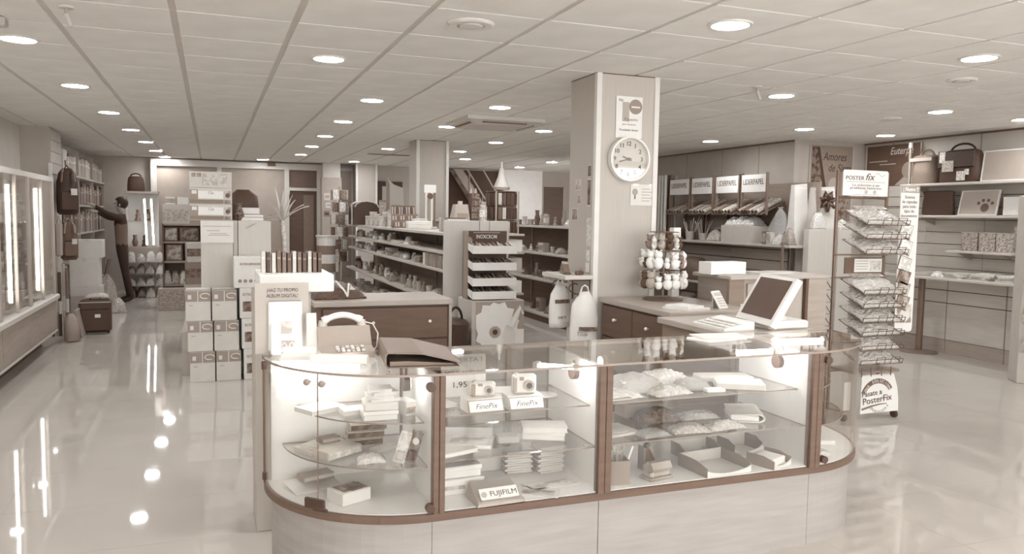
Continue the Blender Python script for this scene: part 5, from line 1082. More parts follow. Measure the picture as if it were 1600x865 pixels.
for k in range(5): booklet('box_file', '%s tall box file from the end panel on the third central shelf' % ORD[k], 'box file', 2.22, 7.36 + .16 * k, .9655, .3, .06 + .02 * (k == 4), .13 + .0 * k, 0, (150, 140, 155, 145, 225)[k], 190)
# goods along the top of the central shelving
TP = 1.3205
for k, (y, w, h, lab) in enumerate(((12.1, .36, .36, 'dark humped machine with shiny edge at the far top of the central shelving'), (12.75, .26, .36, 'narrower dark machine behind the humped one'))):
    t = thing('engraving_machine', lab, 'machine', (2.2, y, TP)); m = MB()
    P = [(-w / 2, 0), (w / 2, 0), (w / 2, h * .75)] + [(w / 2 * math.cos(a), h * .75 + h * .25 * math.sin(a)) for a in (.5, 1.0, 1.57, 2.1, 2.6)] + [(-w / 2, h * .75)]
    m.prism(P, -.16, .16, 'y').build('housing', mat(96, .4), t); MB().tube([(p[0] * 1.0, -.165, p[1]) for p in P[2:]], .012, 6).build('edge_trim', mat(215, .25, metal=.3), t); MB().cyl((-w * .5 - .02, -.05, .0), (-w * .5 - .02, -.05, h * .8), .018, n=10).build('chrome_tube', mat(200, .2, metal=.5), t)
for k in range(8): jar('tin', '%s pale canister from the machines on top of the central shelving' % ORD[k], 'tin', 2.2 + .08 * (k % 2), 11.75 - .17 * k, TP, .055, .14 + .03 * (k % 3), 190 + 6 * (k % 4), cap=215, shape='tin', kind='print')
def pen_board(label, x, y, z, w, h):
    t = thing('pen_tray', label, 'pen display', (x, y, z), -.2)
    MB().prism([(-.12, 0), (.1, 0), (.1, h), (.06, h)], -w / 2, w / 2, 'x').build('stand', mat(130, .5), t)
    a = math.atan2(.18, h)
    for r in range(2):
        for k in range(10): MB().xf((-w / 2 + w * (k + .5) / 10, -.12 + .18 * (.12 + .45 * r) - .012, h * (.12 + .45 * r)), rx=-a).cyl((0, 0, 0), (0, 0, h * .42), .006, n=6).build('pen', mat(215 if (k + r) % 3 else 110, .35), t)
pen_board('lower slanted pen display on the central shelving top', 2.22, 9.5, TP, .32, .17); pen_board('rear slanted pen display on the central shelving top', 2.3, 9.95, TP, .3, .28)
carton('carton', 'low white box on the near top of the central shelving', 'box', 2.2, 8.75, TP, .26, .18, .09, -.1, 236, lid=True); carton('carton', 'small white box behind the low one on the shelving top', 'box', 2.3, 9.05, TP, .16, .14, .12, .1, 228)
t = thing('pen_tower', 'slim white pen tower with header card on the shelving top', 'pen display', (2.36, 8.85, TP)); MB().cbox(-.08, .08, -.03, .03, 0, .03, .004).build('foot', mat(200), t); MB().box(-.07, .07, 0, .008, .42, .51).build('header_card', mat(236, .5), t)
for k in range(4): MB().box(-.06 + .034 * k, -.04 + .034 * k, -.01, .0, .03, .42).build('pen_strip', mat((215, 150, 228, 120)[k], .4), t)
MB().cyl((0, -.012, .38), (0, -.002, .38), .035, n=14).build('emblem', mat(110), t)
for k in range(6): std_book('picture_book', '%s book from the end panel in the near row on the shelving top' % ORD[k], 2.26, 7.45 + .055 * k, TP, .045, .2, .13 + .01 * (k % 2), 1, (205, 100, 215, 150, 190, 210)[k], 'books on the central shelving')
t = thing('flag_display', 'pale pennant card rising from the far top of the central shelving', 'display card', (2.5, 11.35, TP)); MB().prism([(-.13, 0), (.14, 0), (.12, .55), (-.02, .6), (-.13, .7)], -.004, .004, 'y').build('card', mat(205, .5), t); MB().box(-.05, .08, -.008, -.004, .12, .3).build('picture', mat(170, .5, kind='picture'), t); MB().prism([(-.13, .2), (-.08, .25), (-.08, .6), (-.13, .7)], -.009, -.004, 'y').build('edge_stripe', mat(150), t)
t = thing('speckled_can', 'tall speckled canister before the pennant card', 'canister', (2.38, 11.45, TP)); MB().lathe([(.001, 0), (.09, 0), (.09, .34), (.001, .34)], 16).build('body', mat(175, .4, kind='fleck'), t); MB().lathe([(.001, .34), (.094, .34), (.094, .37), (.001, .37)], 16).build('lid', mat(150), t)
# white boxes beside the end panel
t = thing('side_rack', 'narrow shelf rack of white cartons right of the pen display', 'shelving', (2.82, 7.5, 0))
for z in (.72, .95, 1.13, 1.31): MB().box(2.72, 2.92, 7.3, 7.75, z - .02, z).build('shelf_board', mat(180, .5), t, w=True)
for (x, y) in ((2.72, 7.73), (2.9, 7.73)): MB().box(x, x + .02, y, y + .02, 0, 1.33).build('upright', mat(150), t, w=True)
MB().box(2.72, 2.92, 7.3, 7.75, 0, .06).build('base', mat(150), t, w=True); MB().box(2.72, 2.74, 7.3, 7.32, 0, 1.31).build('upright', mat(150), t, w=True)
for k, z in enumerate((.7205, .9505, 1.1305)): carton('carton', ('lowest', 'middle', 'highest')[k] + ' white carton on the narrow rack right of the pen display', 'box', 2.825, 7.5, z, .16, .36, .12, 0, (236, 190, 232)[k])
# ------------------------------------------------------------------ pen display on its flower-printed plinth
t = thing('flower_plinth', 'printed plinth box with a daisy and a white bird picture', 'plinth', (2.41, 6.86, 0))
MB().cbox(-.25, .25, -.22, .2, 0, .725, .004).build('body', mat(196, .6), t)
pn = MB().box(-.21, .25, -.226, -.22, .1, .715).build('picture_panel', mat(160, .5), t)
m = MB(); c = (-.02, .48); Q = [(c[0] + .23 * (1 if k % 2 else .88 - .06 * (k % 3)) * math.cos(2 * PI * k / 26), c[1] + .25 * (1 if k % 2 else .86) * math.sin(2 * PI * k / 26)) for k in range(26)]
Q = [(min(.25, max(-.21, x)), min(.71, max(.11, z))) for x, z in Q]
m.prism(Q, -.228, -.226, 'y').build('white_burst', mat(240, .5), pn); MB().box(.0, .25, -.229, -.2262, .1, .46).build('white_field', mat(238, .5), pn)
m = MB(); f = (-.03, .44); Q = [(f[0] + .06 * (1 if k % 2 else .8) * math.cos(2 * PI * k / 32), f[1] + .06 * (1 if k % 2 else .8) * math.sin(2 * PI * k / 32)) for k in range(32)]
m.prism(Q, -.231, -.228, 'y').build('daisy_petals', mat(165, .5), pn); MB().cyl((f[0], -.233, f[1]), (f[0], -.231, f[1]), .025, n=14).build('daisy_centre', mat(95), pn)
MB().prism([(.05, .3), (.16, .3), (.17, .42), (.13, .5), (.07, .5), (.04, .4)], -.2325, -.2292, 'y').build('bird_body', mat(226, .5), pn); MB().tube([(.13, -.232, .48), (.17, -.232, .58), (.21, -.232, .66), (.235, -.232, .6)], [.03, .028, .022, .014], 8).build('bird_neck', mat(234, .5), pn)
for x in (.08, .14): MB().cyl((x, -.231, .3), (x, -.231, .25), .006, n=6).build('bird_leg', mat(200), pn)
t = thing('pen_display', 'dark pen display with four white trays headed INOXCROM', 'pen display', (2.375, 6.86, .7255))
MB().cbox(-.215, .21, .05, .07, 0, .62, .003).build('back_board', mat(102, .5), t); MB().box(-.215, -.2, -.06, .06, .0, .62).build('side_wing', mat(150, .5), t)
text('INOXCROM', .05, (.01, .0485, .565), mat(236), t, width=.2, bold=.0006); MB().box(-.12, .14, .0485, .05, .6, .607).build('rule', mat(180), t)
MB().cyl((-.165, .04, .53), (-.165, .05, .53), .035, n=16).build('round_badge', mat(160, .4), t)
for k, z in enumerate((.42, .27, .13, .01)):
    tr = MB(); tr.prism([(-.2, z), (.05, z + .05), (.05, z + .06), (-.19, z + .012)], -.2, .21, 'x'); tr.prism([(-.205, z), (-.195, z), (-.185, z + .07), (-.2, z + .07)], -.205, .215, 'x')
    for x in (-.205, .205): tr.prism([(-.2, z), (.05, z + .05), (.05, z + .1), (-.19, z + .07)], x, x + .01, 'x')
    tr = tr.build('tray', mat(238, .45), t)
    for x in (-.1, .005, .11): MB().prism([(-.19, z + .012), (.04, z + .06), (.04, z + .095), (-.185, z + .06)], x, x + .004, 'x').build('divider', mat(225, .45), tr)
    MB().xf((0, -.2, z), rx=-.14).box(-.15, .18, -.002, 0, .02, .045).build('label_strip', mat(205, .5, kind='print'), tr)
    for c in range(4):
        for j in range(4):
            x = -.185 + .105 * c + .022 * j; MB().cyl((x, -.17, z + .035), (x + .012, .02, z + .085 + .01 * (j % 2)), .007, n=6).build('pen', mat((95, 190, 120, 140)[(c + j + k) % 4], .35), tr)
t = soft_bag('briefcase', 'dark briefcase standing on the floor by the pen plinth', 2.03, 6.7, 0, .2, .36, .56, 0, 88, True, None, 1.0); MB().cbox(.1, .112, -.05, .05, .4, .45, .004).build('clasp', mat(120, .3), t)
# ------------------------------------------------------------------ shelving right of the centre
g2 = gondola('side_gondola', 'shelving of ornaments seen left of the clock column', 4.33, 4.78, 8.2, 13.2, (1.36, .98, .61, .12), 1.37, -1, 120)
stock('on ornament shelving top', 4.48, [8.9 + .24 * k for k in range(13)], 1.36, .28, tones=(110, 225), shapes=['jar', 'figure', 'vase', 'packet', 'cup'])
stock('on upper ornament shelf', 4.48, [9.0 + .28 * k for k in range(9)], .98, .2, tones=(120, 215), shapes=['packet', 'figure', 'carton', 'cup'])
stock('on middle ornament shelf', 4.48, [9.0 + .3 * k for k in range(8)], .61, .24, tones=(120, 190), shapes=['packet', 'carton', 'vase'])
stock('on bottom ornament shelf', 4.5, [9.1 + .35 * k for k in range(6)], .12, .3, tones=(110, 170), shapes=['carton', 'packet'])
soft_bag('dark_basket', 'dark rounded basket on the far end of the ornament shelving', 4.5, 12.3, 1.3605, .34, .4, .24, 0, 96, False, None, .6)
t = thing('low_unit', 'pale low card unit behind the central end panel', 'cabinet', (2.95, 9.6, 0)); MB().cbox(2.72, 3.18, 9.0, 10.2, 0, 1.40, .004).build('body', mat(185, .6), t, w=True); MB().cbox(2.70, 3.2, 8.98, 10.22, 1.4, 1.42, .003).build('top', mat(205, .5), t, w=True)
t = thing('label_machine', 'grey tapering label machine on the low card unit', 'machine', (2.86, 9.3, 1.4205)); MB().add([(-.11, -.1, 0), (.1, -.1, 0), (.1, .1, 0), (-.11, .1, 0), (-.07, -.06, .2), (.08, -.06, .2), (.08, .08, .2), (-.07, .08, .2)], [(0, 3, 2, 1), (4, 5, 6, 7), (0, 1, 5, 4), (1, 2, 6, 5), (2, 3, 7, 6), (3, 0, 4, 7)]).build('housing', mat(170, .4), t); MB().box(-.06, .07, -.115, -.1, .02, .09).build('front_panel', mat(150, .4), t); MB().cyl((0, 0, .2), (0, 0, .24), .03, n=10).build('dial', mat(190), t)
t = thing('card_column', 'dark square card column on the low unit', 'display', (3.04, 9.3, 1.4205)); MB().cbox(-.055, .055, -.055, .055, 0, .34, .004).build('body', mat(98, .4), t)
for x in (-.04, .02): MB().lathe([(.001, .34), (.018, .34), (.006, .4), (.001, .4)], 8, (x, 0, 0)).build('finial', mat(170, .4), t)
for k in range(4): MB().box(-.05, .05, -.058, -.055, .03 + .08 * k, .09 + .08 * k).build('card_pocket', mat(120, .4, kind='fleck'), t)
jar('jar', 'speckled glass jar beside the dark card column', 'jar', 3.14, 9.25, 1.4205, .05, .24, 185, 160, kind='fleck')
t = thing('keyring_carousel', 'tall dark carousel of keyrings topped by a white cone', 'display rack', (3.47, 9.5, 0))
MB().lathe([(.001, 0), (.22, 0), (.22, .02), (.03, .05), (.001, .05)], 20).build('base', mat(110), t); MB().cyl((0, 0, .04), (0, 0, 1.95), .018, n=10).build('pole', mat(180, .3), t)
smooth_by_angle(MB().lathe([(.001, 1.82), (.1, 1.82), (.1, 1.86), (.05, 1.98), (.03, 2.08), (.012, 2.1), (.012, 2.17), (.001, 2.17)], 20).build('cone', mat(222, .4), t)); MB().lathe([(.1, 1.83), (.108, 1.83), (.108, 1.85), (.1, 1.85)], 20).build('cone_band', mat(150), t)
for k, z in enumerate((1.42, 1.6, 1.78)):
    MB().lathe([(.02, z + .02), (.19, z + .02), (.2, z + .01), (.19, z), (.02, z)], 22).build('tier_disc', mat(110, .4), t)
    for j in range(22):
        a = 2 * PI * j / 22; MB().xf((.19 * math.cos(a), .19 * math.sin(a), z - .005), rz=a).cbox(-.012, .012, -.024, .024, -.15, 0, .004).build('keyring', mat((92, 100, 110, 96, 120, 190)[(j + k) % 6], .3), t)
for x in (-.13, .17): MB().cyl((x, -.17, 1.25), (x, -.17, 1.8), .012, n=8).build('corner_rod', mat(165, .3), t)
# ================================================================== BOXES AND UNIT ON THE LEFT OF THE AISLE
def brand_box(label, x, y, z, w, d, h, rz):
    t = thing('paper_carton', label, 'box', (x, y, z), rz, 'paper cartons stacked in the aisle'); MB().cbox(-w / 2, w / 2, -d / 2, d / 2, 0, h, .004).build('body', mat(222, .6, kind='paper'), t)
    b = MB().box(-w / 2 + .001, w / 2 - .001, -d / 2 - .0025, -d / 2 + .001, h * .64, h - .004).build('printed_band', mat(158, .5), t)
    MB().box(-.004, .002, -d / 2 - .0032, -d / 2 - .002, h * .64, h - .004).build('white_stripe', mat(235), b); MB().tube([(w * .28 + .04 * math.cos(a), -d / 2 - .003, h * .82 + .022 * math.sin(a)) for a in [.2 + i * .5 for i in range(11)]], .004, 5).build('swirl_logo', mat(240), b)
    MB().cbox(-w * .4, -w * .26, -d / 2 - .004, -d / 2 - .002, h * .72, h * .86, .001).build('square_logo', mat(228), b)
    MB().box(-w * .35, -w * .2, -d / 2 - .002, -d / 2 + .001, h * .5, h * .53).build('text_line', mat(180), t)
    MB().box(-w / 2 + .001, w / 2 - .001, -d / 2 + .001, -d / 2 + .09, h, h + .0015).build('band_top', mat(165, .5), t)
for r_, (z, xs) in enumerate(((.0, -.085), (.268, -.1), (.536, -.115))):
    for c in range(2): brand_box('%s paper carton in the %s row of the aisle stack' % (('left', 'right')[c], ('bottom', 'middle', 'top')[r_]), xs + .215 * c, 7.44 - .0 * r_, z, .205, .3, .266, 0)
for k, (z, h, x) in enumerate(((.0, .278, .365), (.28, .268, .35), (.55, .268, .335), (.82, .268, .31))):
    t = thing('paper_carton', '%s white printed carton from the floor in the slim stack by the poster' % ORD[k], 'box', (x, 7.42, z), 0, 'slim stack of white cartons'); w = .22 if k < 3 else .26
    MB().cbox(-w / 2, w / 2, -.14, .14, 0, h, .004).build('body', mat(232, .6, kind='paper'), t)
    if k < 3: MB().box(-.085, -.005, -.1425, -.139, .06, .15).build('picture', mat(135, .5, kind='picture'), t); MB().box(-.085, .06, -.1425, -.139, .2, .225).build('text_line', mat(190, .5, kind='print'), t)
    else:
        MB().box(-.08, .1, -.1425, -.139, .2, .22).build('text_line', mat(175, .5, kind='print'), t)
        for j in range(4): MB().cyl((-.08 + .045 * j, -.1425, .06), (-.08 + .045 * j, -.139, .06), .016, n=10).build('pictogram', mat(150), t)
t = thing('aisle_unit', 'pale cabinet unit with paper notice carrying the camera cartons', 'cabinet', (.21, 8.4, 0))
MB().cbox(-.09, .185, 7.6, 9.6, 0, 1.405, .003).build('body', mat(200, .6, kind='board'), t, w=True); MB().cbox(.189, .225, 7.61, 9.6, 0, 1.405, .003).build('pilaster', mat(194, .6), t, w=True); MB().cbox(.229, .515, 7.6, 9.6, 0, 1.405, .003).build('body', mat(204, .6, kind='board'), t, w=True); MB().box(-.26, -.095, 7.62, 9.4, 0, .4).build('side_base', mat(190, .6), t, w=True)
t = thing('notice_sheet', 'white paper notice at the top of the pale aisle unit', 'notice', (.05, 7.597, 1.205)); MB().box(-.14, .14, -.003, 0, 0, .195).build('sheet', mat(228, .6, kind='paper'), t)
for k, (a, b, z) in enumerate(((-.12, .12, .145), (-.09, .02, .105), (-.06, .08, .08), (-.08, .1, .065))): MB().box(a, b, -.004, -.003, z, z + .006).build('text_line', mat(175), t)
for k, (z, lab) in enumerate(((1.4055, 'bottom'), (1.551, 'middle'), (1.6965, 'top'))):
    t = thing('camera_carton', '%s printed camera carton stacked on the pale aisle unit' % lab, 'box', (.0, 7.78, z), 0, 'camera cartons on the aisle unit'); w, d, h = .36, .3, .1445
    MB().cbox(-w / 2, w / 2, -d / 2, d / 2, 0, h, .003).build('body', mat(206, .6, kind='paper'), t); f = -d / 2
    if k < 2:
        p = MB().box(-.178, .108, f - .0025, f + .001, .006, .04).build('dark_band', mat(138, .5), t); MB().box(-.178, -.108, f - .0025, f + .001, .04, .13).build('side_band', mat(150, .5), t); MB().box(-.16, -.118, f - .004, f - .002, .09, .122).build('logo', mat(225), t)
        MB().box(-.106, .105, f - .0025, f + .001, .05, .118).build('white_field', mat(238, .5), t); text('12x', .036, (.0, f - .0033, .1), mat(115), t, width=.045)
        MB().box(.112, .17, f - .0025, f + .001, .05, .12).build('camera_picture', mat(185, .5, kind='picture'), t); MB().cyl((.142, f - .004, .08), (.142, f - .002, .08), .02, n=12).build('lens_picture', mat(110), t); MB().box(.112, .17, f - .0025, f + .001, .006, .04).build('photo', mat(140, .5, kind='picture'), t)
    else:
        for x in (-.16, -.115): MB().box(x, x + .035, f - .0025, f + .001, .095, .13).build('photo', mat(140, .5, kind='picture'), t)
        for x in (-.07, .0, .08): MB().box(x, x + .06, f - .0025, f + .001, .02, .128).build('text_block', mat(196, .6, kind='print'), t)
booklet('box_file', 'white flat box on the aisle unit beside the camera cartons', 'box', .36, 7.85, 1.4055, .2, .25, .03, 0, 232); booklet('book', 'dark book on the white flat box of the aisle unit', 'book', .36, 7.85, 1.436, .18, .22, .03, .1, 105); booklet('book', 'pale book topmost on the aisle unit pile', 'book', .35, 7.85, 1.4665, .16, .2, .06, -.1, 200)
soft_bag('dark_bag', 'dark pointed bag standing behind the book pile on the aisle unit', .3, 8.3, 1.4055, .3, .2, .3, 0, 100, False, None, .5)
jar('vase', 'dark flecked vase by the camera cartons on the aisle unit', 'vase', .24, 7.75, 1.4055, .05, .16, 110, shape='vase', kind='fleck')
# yucca
t = thing('potted_yucca', 'spiky yucca in a pot right of the pale aisle unit', 'plant', (.66, 7.75, 0))
smooth_by_angle(MB().lathe([(.001, 0), (.12, 0), (.16, .28), (.15, .28), (.13, .24), (.001, .24)], 18).build('pot', mat(150, .5), t)); MB().tube([(0, 0, .2), (.01, 0, .7), (-.01, 0, 1.1), (-.03, 0, 1.42)], [.02, .017, .016, .022], 10).build('trunk', mat(195, .8, kind='print'), t, smooth=True)
r = random.Random(3)
for k in range(17):
    a = 2.4 * k; el = r.uniform(.15, 1.45) if k > 2 else 1.35; L_ = r.uniform(.28, .44); P = []; F = []
    for i in range(7):
        s = i / 6; rr = L_ * s * math.cos(el) ; zz = 1.4 + L_ * s * math.sin(el) - .16 * s * s * math.cos(el); w = .019 * (1 - s ** 2.2) + .001
        c = Vector((-.03 + rr * math.cos(a), rr * math.sin(a), zz)); sd = Vector((-math.sin(a), math.cos(a), 0)) * w
        P += [c - sd, c + Vector((0, 0, -.006)), c + sd, c + Vector((0, 0, .004))]
    for i in range(6):
        for q in range(4): F.append((4 * i + q, 4 * i + (q + 1) % 4, 4 * i + 4 + (q + 1) % 4, 4 * i + 4 + q))
    MB().add(P, F).build('leaf', mat(212 if k % 3 else 190, .5), t)
# striped bin and card tower down the aisle
t = thing('striped_bin', 'round striped bin in the aisle before the dark door', 'bin', (1.55, 11.6, 0)); n = 9
for k in range(n): MB().lathe([(.001, k * .128), (.135, k * .128), (.135, (k + 1) * .128), (.001, (k + 1) * .128)], 20).build('stripe_ring', mat(218 if k % 2 == 0 else 135, .5), t)
MB().lathe([(.1, 1.15), (.15, 1.15), (.15, 1.17), (.1, 1.17), (.1, 1.15)], 20).build('rim', mat(215, .4), t)
t = thing('card_spinner', 'card spinner crowded with goods beside the striped bin', 'display rack', (1.86, 12.4, 0)); MB().lathe([(.001, 0), (.16, 0), (.14, .04), (.001, .04)], 16).build('base', mat(120), t); MB().cyl((0, 0, .03), (0, 0, 1.9), .015, n=8).build('pole', mat(150), t)
for k in range(6):
    for j in range(6):
        a = 2 * PI * j / 6 + k * .2; MB().xf((.1 * math.cos(a), .1 * math.sin(a), .75 + .19 * k), rz=a).cbox(0, .03, -.045, .045, 0, .15, .004).build('card_pack', mat((200, 130, 225, 150, 180, 115)[(j + k) % 6], .4, kind='print'), t)
for k, (x, y, w, h, tt) in enumerate(((1.5, 13.2, .3, .4, 150), (1.25, 12.9, .34, .2, 205), (1.8, 13.0, .2, .55, 170), (1.35, 12.3, .3, .16, 130))): carton('carton', ('brown', 'low pale', 'tall grey', 'flat dark')[k] + ' carton on the floor near the striped bin', 'box', x, y, 0, w, .3, h, .1 * k, tt, band=(.4, .7, 120))
# notice board on the far wall and stair
t = thing('notice_board', 'dark brown notice board with a white sheet on the far wall', 'notice board', (3.46, 16.415, 1.35)); MB().cbox(-.31, .31, -.03, 0, 0, .82, .004).build('board', mat(98, .6), t); MB().box(-.12, .12, -.034, -.03, .15, .72).build('sheet', mat(200, .5), t); MB().box(-.09, .09, -.036, -.034, .2, .4).build('picture', mat(165, .5, kind='picture'), t)
for k, (x, z, w, h, tt) in enumerate(((2.16, 1.75, .12, .14, 210), (2.33, 1.78, .08, .14, 110), (2.2, 1.6, .14, .1, 220), (2.15, 1.42, .12, .12, 140), (2.38, 1.7, .06, .2, 205))):
    t = thing('notice_sheet', ('upper pale', 'small dark', 'wide white', 'lower grey', 'narrow tall')[k] + ' notice on the pier beside the dark door', 'notice', (x, 15.984, z)); MB().box(-w / 2, w / 2, -.003, 0, 0, h).build('sheet', mat(tt, .5), t); MB().box(-w * .35, w * .35, -.004, -.003, h * .3, h * .7).build('picture', mat(max(90, tt - 45), .5, kind='print'), t)
t = thing('staircase', 'open staircase with diagonal rails before the far recess-shade panel', 'staircase', (5.3, 16.1, 0))
for y in (15.95, 16.25): MB().prism([(4.75, 2.46), (4.95, 2.46), (6.0, .9), (6.0, .62)], y, y + .04, 'y').build('stringer', mat(150, .5), t, w=True)
for k in range(8): MB().box(4.85 + .13 * k, 5.08 + .13 * k, 15.99, 16.25, 2.3 - .19 * k, 2.33 - .19 * k).build('tread', mat(140, .5), t, w=True)
for d in (0, .35): MB().tube([(5.05 + d, 15.94, 2.46), (5.95, 15.94, 1.1 + d * 1.45)], .018, 8).build('handrail', mat(170, .4), t, w=True)
for x in (5.1, 5.4, 5.7): MB().cyl((x, 15.94, .8), (x, 15.94, 2.4 - (x - 5.1) * 1.5), .012, n=6).build('baluster', mat(160, .4), t, w=True)
# ================================================================== LEFT SIDE: LIT DISPLAY CABINETS
cab = thing('display_cabinet', 'lit glass display cabinet with grey base along the left wall', 'cabinet', (-1.88, 7.9, 0))
def cbld(m, n, mm, **k): return m.build(n, mm, cab, w=True, **k)
CX, CY0, CY1 = -1.6, 5.6, 9.85
cbld(MB().box(-2.14, CX - .14, CY0, CY1 - .1, 0, .15), 'plinth', mat(110, .6))  # dark tone puts the shadow under the cabinet into the plinth colour
cbld(MB().box(-2.14, CX - .02, CY0, CY1, .15, .5), 'base_carcass', mat(165, .5))
for (a, b) in ((5.62, 7.42), (7.44, 8.62), (8.64, 9.84)): cbld(MB().cbox(CX - .02, CX, a, b, .17, .49, .003), 'base_door', mat(160, .5, kind='wood'))
cbld(MB().cbox(-2.14, CX + .03, CY0, CY1 + .02, .5, .56, .012), 'rail', mat(205, .4)); cbld(MB().cbox(CX - .03, CX + .005, CY0, CY1, .145, .168, .003), 'bottom_rail', mat(205, .4))
cbld(MB().box(-2.14, -2.12, CY0, CY1, .56, 1.8), 'back_panel', mat(160, .5)); cbld(MB().box(-2.14, CX, CY0, CY1, 1.78, 1.83), 'top_rail', mat(205, .4)); cbld(MB().box(-2.12, CX - .02, CY1 - .02, CY1, .56, 1.78), 'end_panel', mat(200, .5))
for y in (7.4, 8.05, 8.56, 9.2, 9.79): cbld(MB().cbox(CX - .03, CX, y, y + (.06 if y in (7.4, 8.56, 9.79) else .02), .56, 1.78, .004), 'door_frame', mat(172, .4))
for (a, b) in ((5.62, 7.4), (7.46, 8.56), (8.62, 9.79)):
    cbld(MB().box(CX - .018, CX - .013, a, b, .56, 1.78), 'glass_door', glass())
    for z in (.95, 1.36): cbld(MB().box(-2.1, CX - .09, a + .02, b - .02, z - .008, z), 'glass_shelf', [glass()])
for y in (6.8, 7.97, 9.15):
    tb = cbld(MB().cbox(CX - .085, CX - .06, y - .03, y + .03, .6, 1.74, .004), 'tube_batten', mat(165, .4)); MB().cyl((CX - .045, y, .66), (CX - .045, y, 1.69), .013, n=12).build('tube', emis('cabinet_tube', CABTUBE), tb)
    for z in (.645, 1.69): MB().cyl((CX - .045, y, z), (CX - .045, y, z + .015), .016, n=12).build('tube_cap', mat(200), tb)
CZ0, CZ1, CZ2 = .561, .951, 1.361
t = soft_bag('handbag', 'dark arched handbag on the upper shelf of the lit cabinet', -1.88, 8.85, CZ1, .26, .16, .24, PI / 2, 150, True, .5); soft_bag('handbag', 'brown bag with handle on the lower left of the lit cabinet', -1.85, 7.75, CZ1, .3, .18, .2, PI / 2, 165, True)
t = thing('table_clock', 'white round table clock on the lit cabinet shelf', 'clock', (-1.84, 7.6, .5611), PI / 2); MB().xf((0, 0, .15), rx=PI / 2).lathe([(.001, -.03), (.1, -.03), (.11, 0), (.1, .03), (.001, .03)], 24).build('case', mat(245, .3), t); MB().cbox(-.06, .06, -.04, .04, 0, .05, .01).build('foot', mat(220), t); MB().cyl((0, -.034, .15), (0, -.03, .15), .08, n=20).build('dial', mat(205), t)
t = thing('hanger_card', 'white card with hook standing in the second bay of the lit cabinet', 'card', (-1.75, 9.0, CZ0), PI / 2); MB().box(-.07, .07, -.004, .004, 0, .2).build('card', mat(226, .5), t); MB().tube([(0, 0, .2), (0, 0, .225), (.02, 0, .24), (.02, 0, .265), (-.01, 0, .27)], .005, 6).build('hook', mat(235), t); MB().box(-.05, .05, -.006, -.004, .1, .13).build('text_line', mat(170), t)
for k, (y, z, w, h, tt) in enumerate(((9.35, CZ0, .2, .1, 205), (8.75, CZ2, .25, .12, 170), (9.3, CZ2, .2, .16, 210), (7.7, CZ2, .3, .15, 160), (8.3, CZ2, .2, .2, 215), (8.3, CZ1, .22, .14, 225), (9.35, CZ1, .22, .1, 190), (8.3, CZ0, .24, .22, 235), (8.72, CZ0, .16, .14, 150), (7.9, CZ0, .14, .1, 140))):
    carton('gift_box', ['flat pale', 'grey', 'white', 'brown', 'tall white', 'bright', 'low grey', 'large white', 'small brown', 'small dark'][k] + ' gift box in the lit left cabinet', 'box', -1.88, y, z, w, .2, h, PI / 2, tt, band=(.3, .7, max(100, tt - 40)))
for k, (y, z, s, tt) in enumerate(((7.62, CZ2, 'vase', 200), (9.6, CZ1, 'figure', 220), (9.55, CZ2, 'bottle', 180), (8.05, CZ1, 'figure', 235), (8.45, CZ0, 'cup', 240))): jar('ornament', ['tall vase', 'pale figurine', 'slim bottle', 'white figurine', 'white cup'][k] + ' standing in the lit left cabinet', 'ornament', -1.85, y, z, .05, .2, tt, 160, shape=s)
t = thing('framed_picture', 'small metal picture frame at the bottom of the lit cabinet', 'frame', (-1.72, 7.45, CZ0), PI / 2)
for b in ((-.08, .08, 0, .012), (-.08, .08, .2, .212), (-.08, -.068, .012, .2), (.068, .08, .012, .2)): MB().box(b[0], b[1], -.006, .006, b[2], b[3]).build('frame_bar', mat(235, .3), t)
MB().box(-.068, .068, 0, .004, .012, .2).build('picture', mat(150, .5, kind='picture'), t)
# ================================================================== BOOKSHELVES
bs_ = thing('bookcase', 'long bookcase of files and books on the left wall', 'bookcase', (-1.97, 14.2, 0))
for z, d in ((1.98, .32), (1.56, .3), (1.14, .3), (.72, .3), (.3, .3)): MB().cbox(-2.14, -2.14 + d, 11.9, 16.3, z - .03, z, .004).build('shelf_board', mat(180, .5), bs_, w=True)
for y in (13.3, 14.8, 16.27): MB().box(-2.14, -1.83, y, y + .03, 0, 2.35).build('upright', mat(170, .5), bs_, w=True)
MB().box(-2.145, -2.13, 11.9, 16.3, 0, 2.36).build('back_panel', mat(118, .6, kind='wood'), bs_, w=True)
r = random.Random(42)
t = carton('archive_box', 'white archive box with dark emblem at the near end of the top shelf', 'box', -1.97, 12.08, 1.9805, .26, .3, .3, PI / 2, 214, lid=True); MB().tube([(-.05, -.153, .08), (-.03, -.153, .12), (-.05, -.153, .16)], .006, 5).build('emblem', mat(120), t); MB().tube([(.05, -.153, .08), (.03, -.153, .12), (.05, -.153, .16)], .006, 5).build('emblem', mat(120), t); MB().tube([(-.035, -.153, .12), (.035, -.153, .12)], .005, 5).build('emblem', mat(120), t)
for row, (z, hm, a, tn) in enumerate(((1.9805, .3, 12.3, (140, 205)), (1.5605, .34, 12.0, (75, 165)), (1.1405, .34, 12.0, (75, 165)))):
    y = a; k = 0
    while y < 16.1 and k < 40:
        th_ = r.uniform(.07, .125)
        if 13.28 < y + th_ and y < 13.36: y = 13.36; continue
        if 14.78 < y + th_ and y < 14.86: y = 14.86; continue
        nm = ORD[k]
        std_book('book', '%s spine from the near end, %s shelf of left bookcase' % (nm, ('top', 'second', 'third')[row]), -1.97, y + th_ / 2, z, th_ - .004, .24, hm * r.uniform(.75, 1), 1, r.randint(*tn), 'spines on the left bookcase', lean=(.06 if r.random() < .12 else 0)); y += th_; k += 1
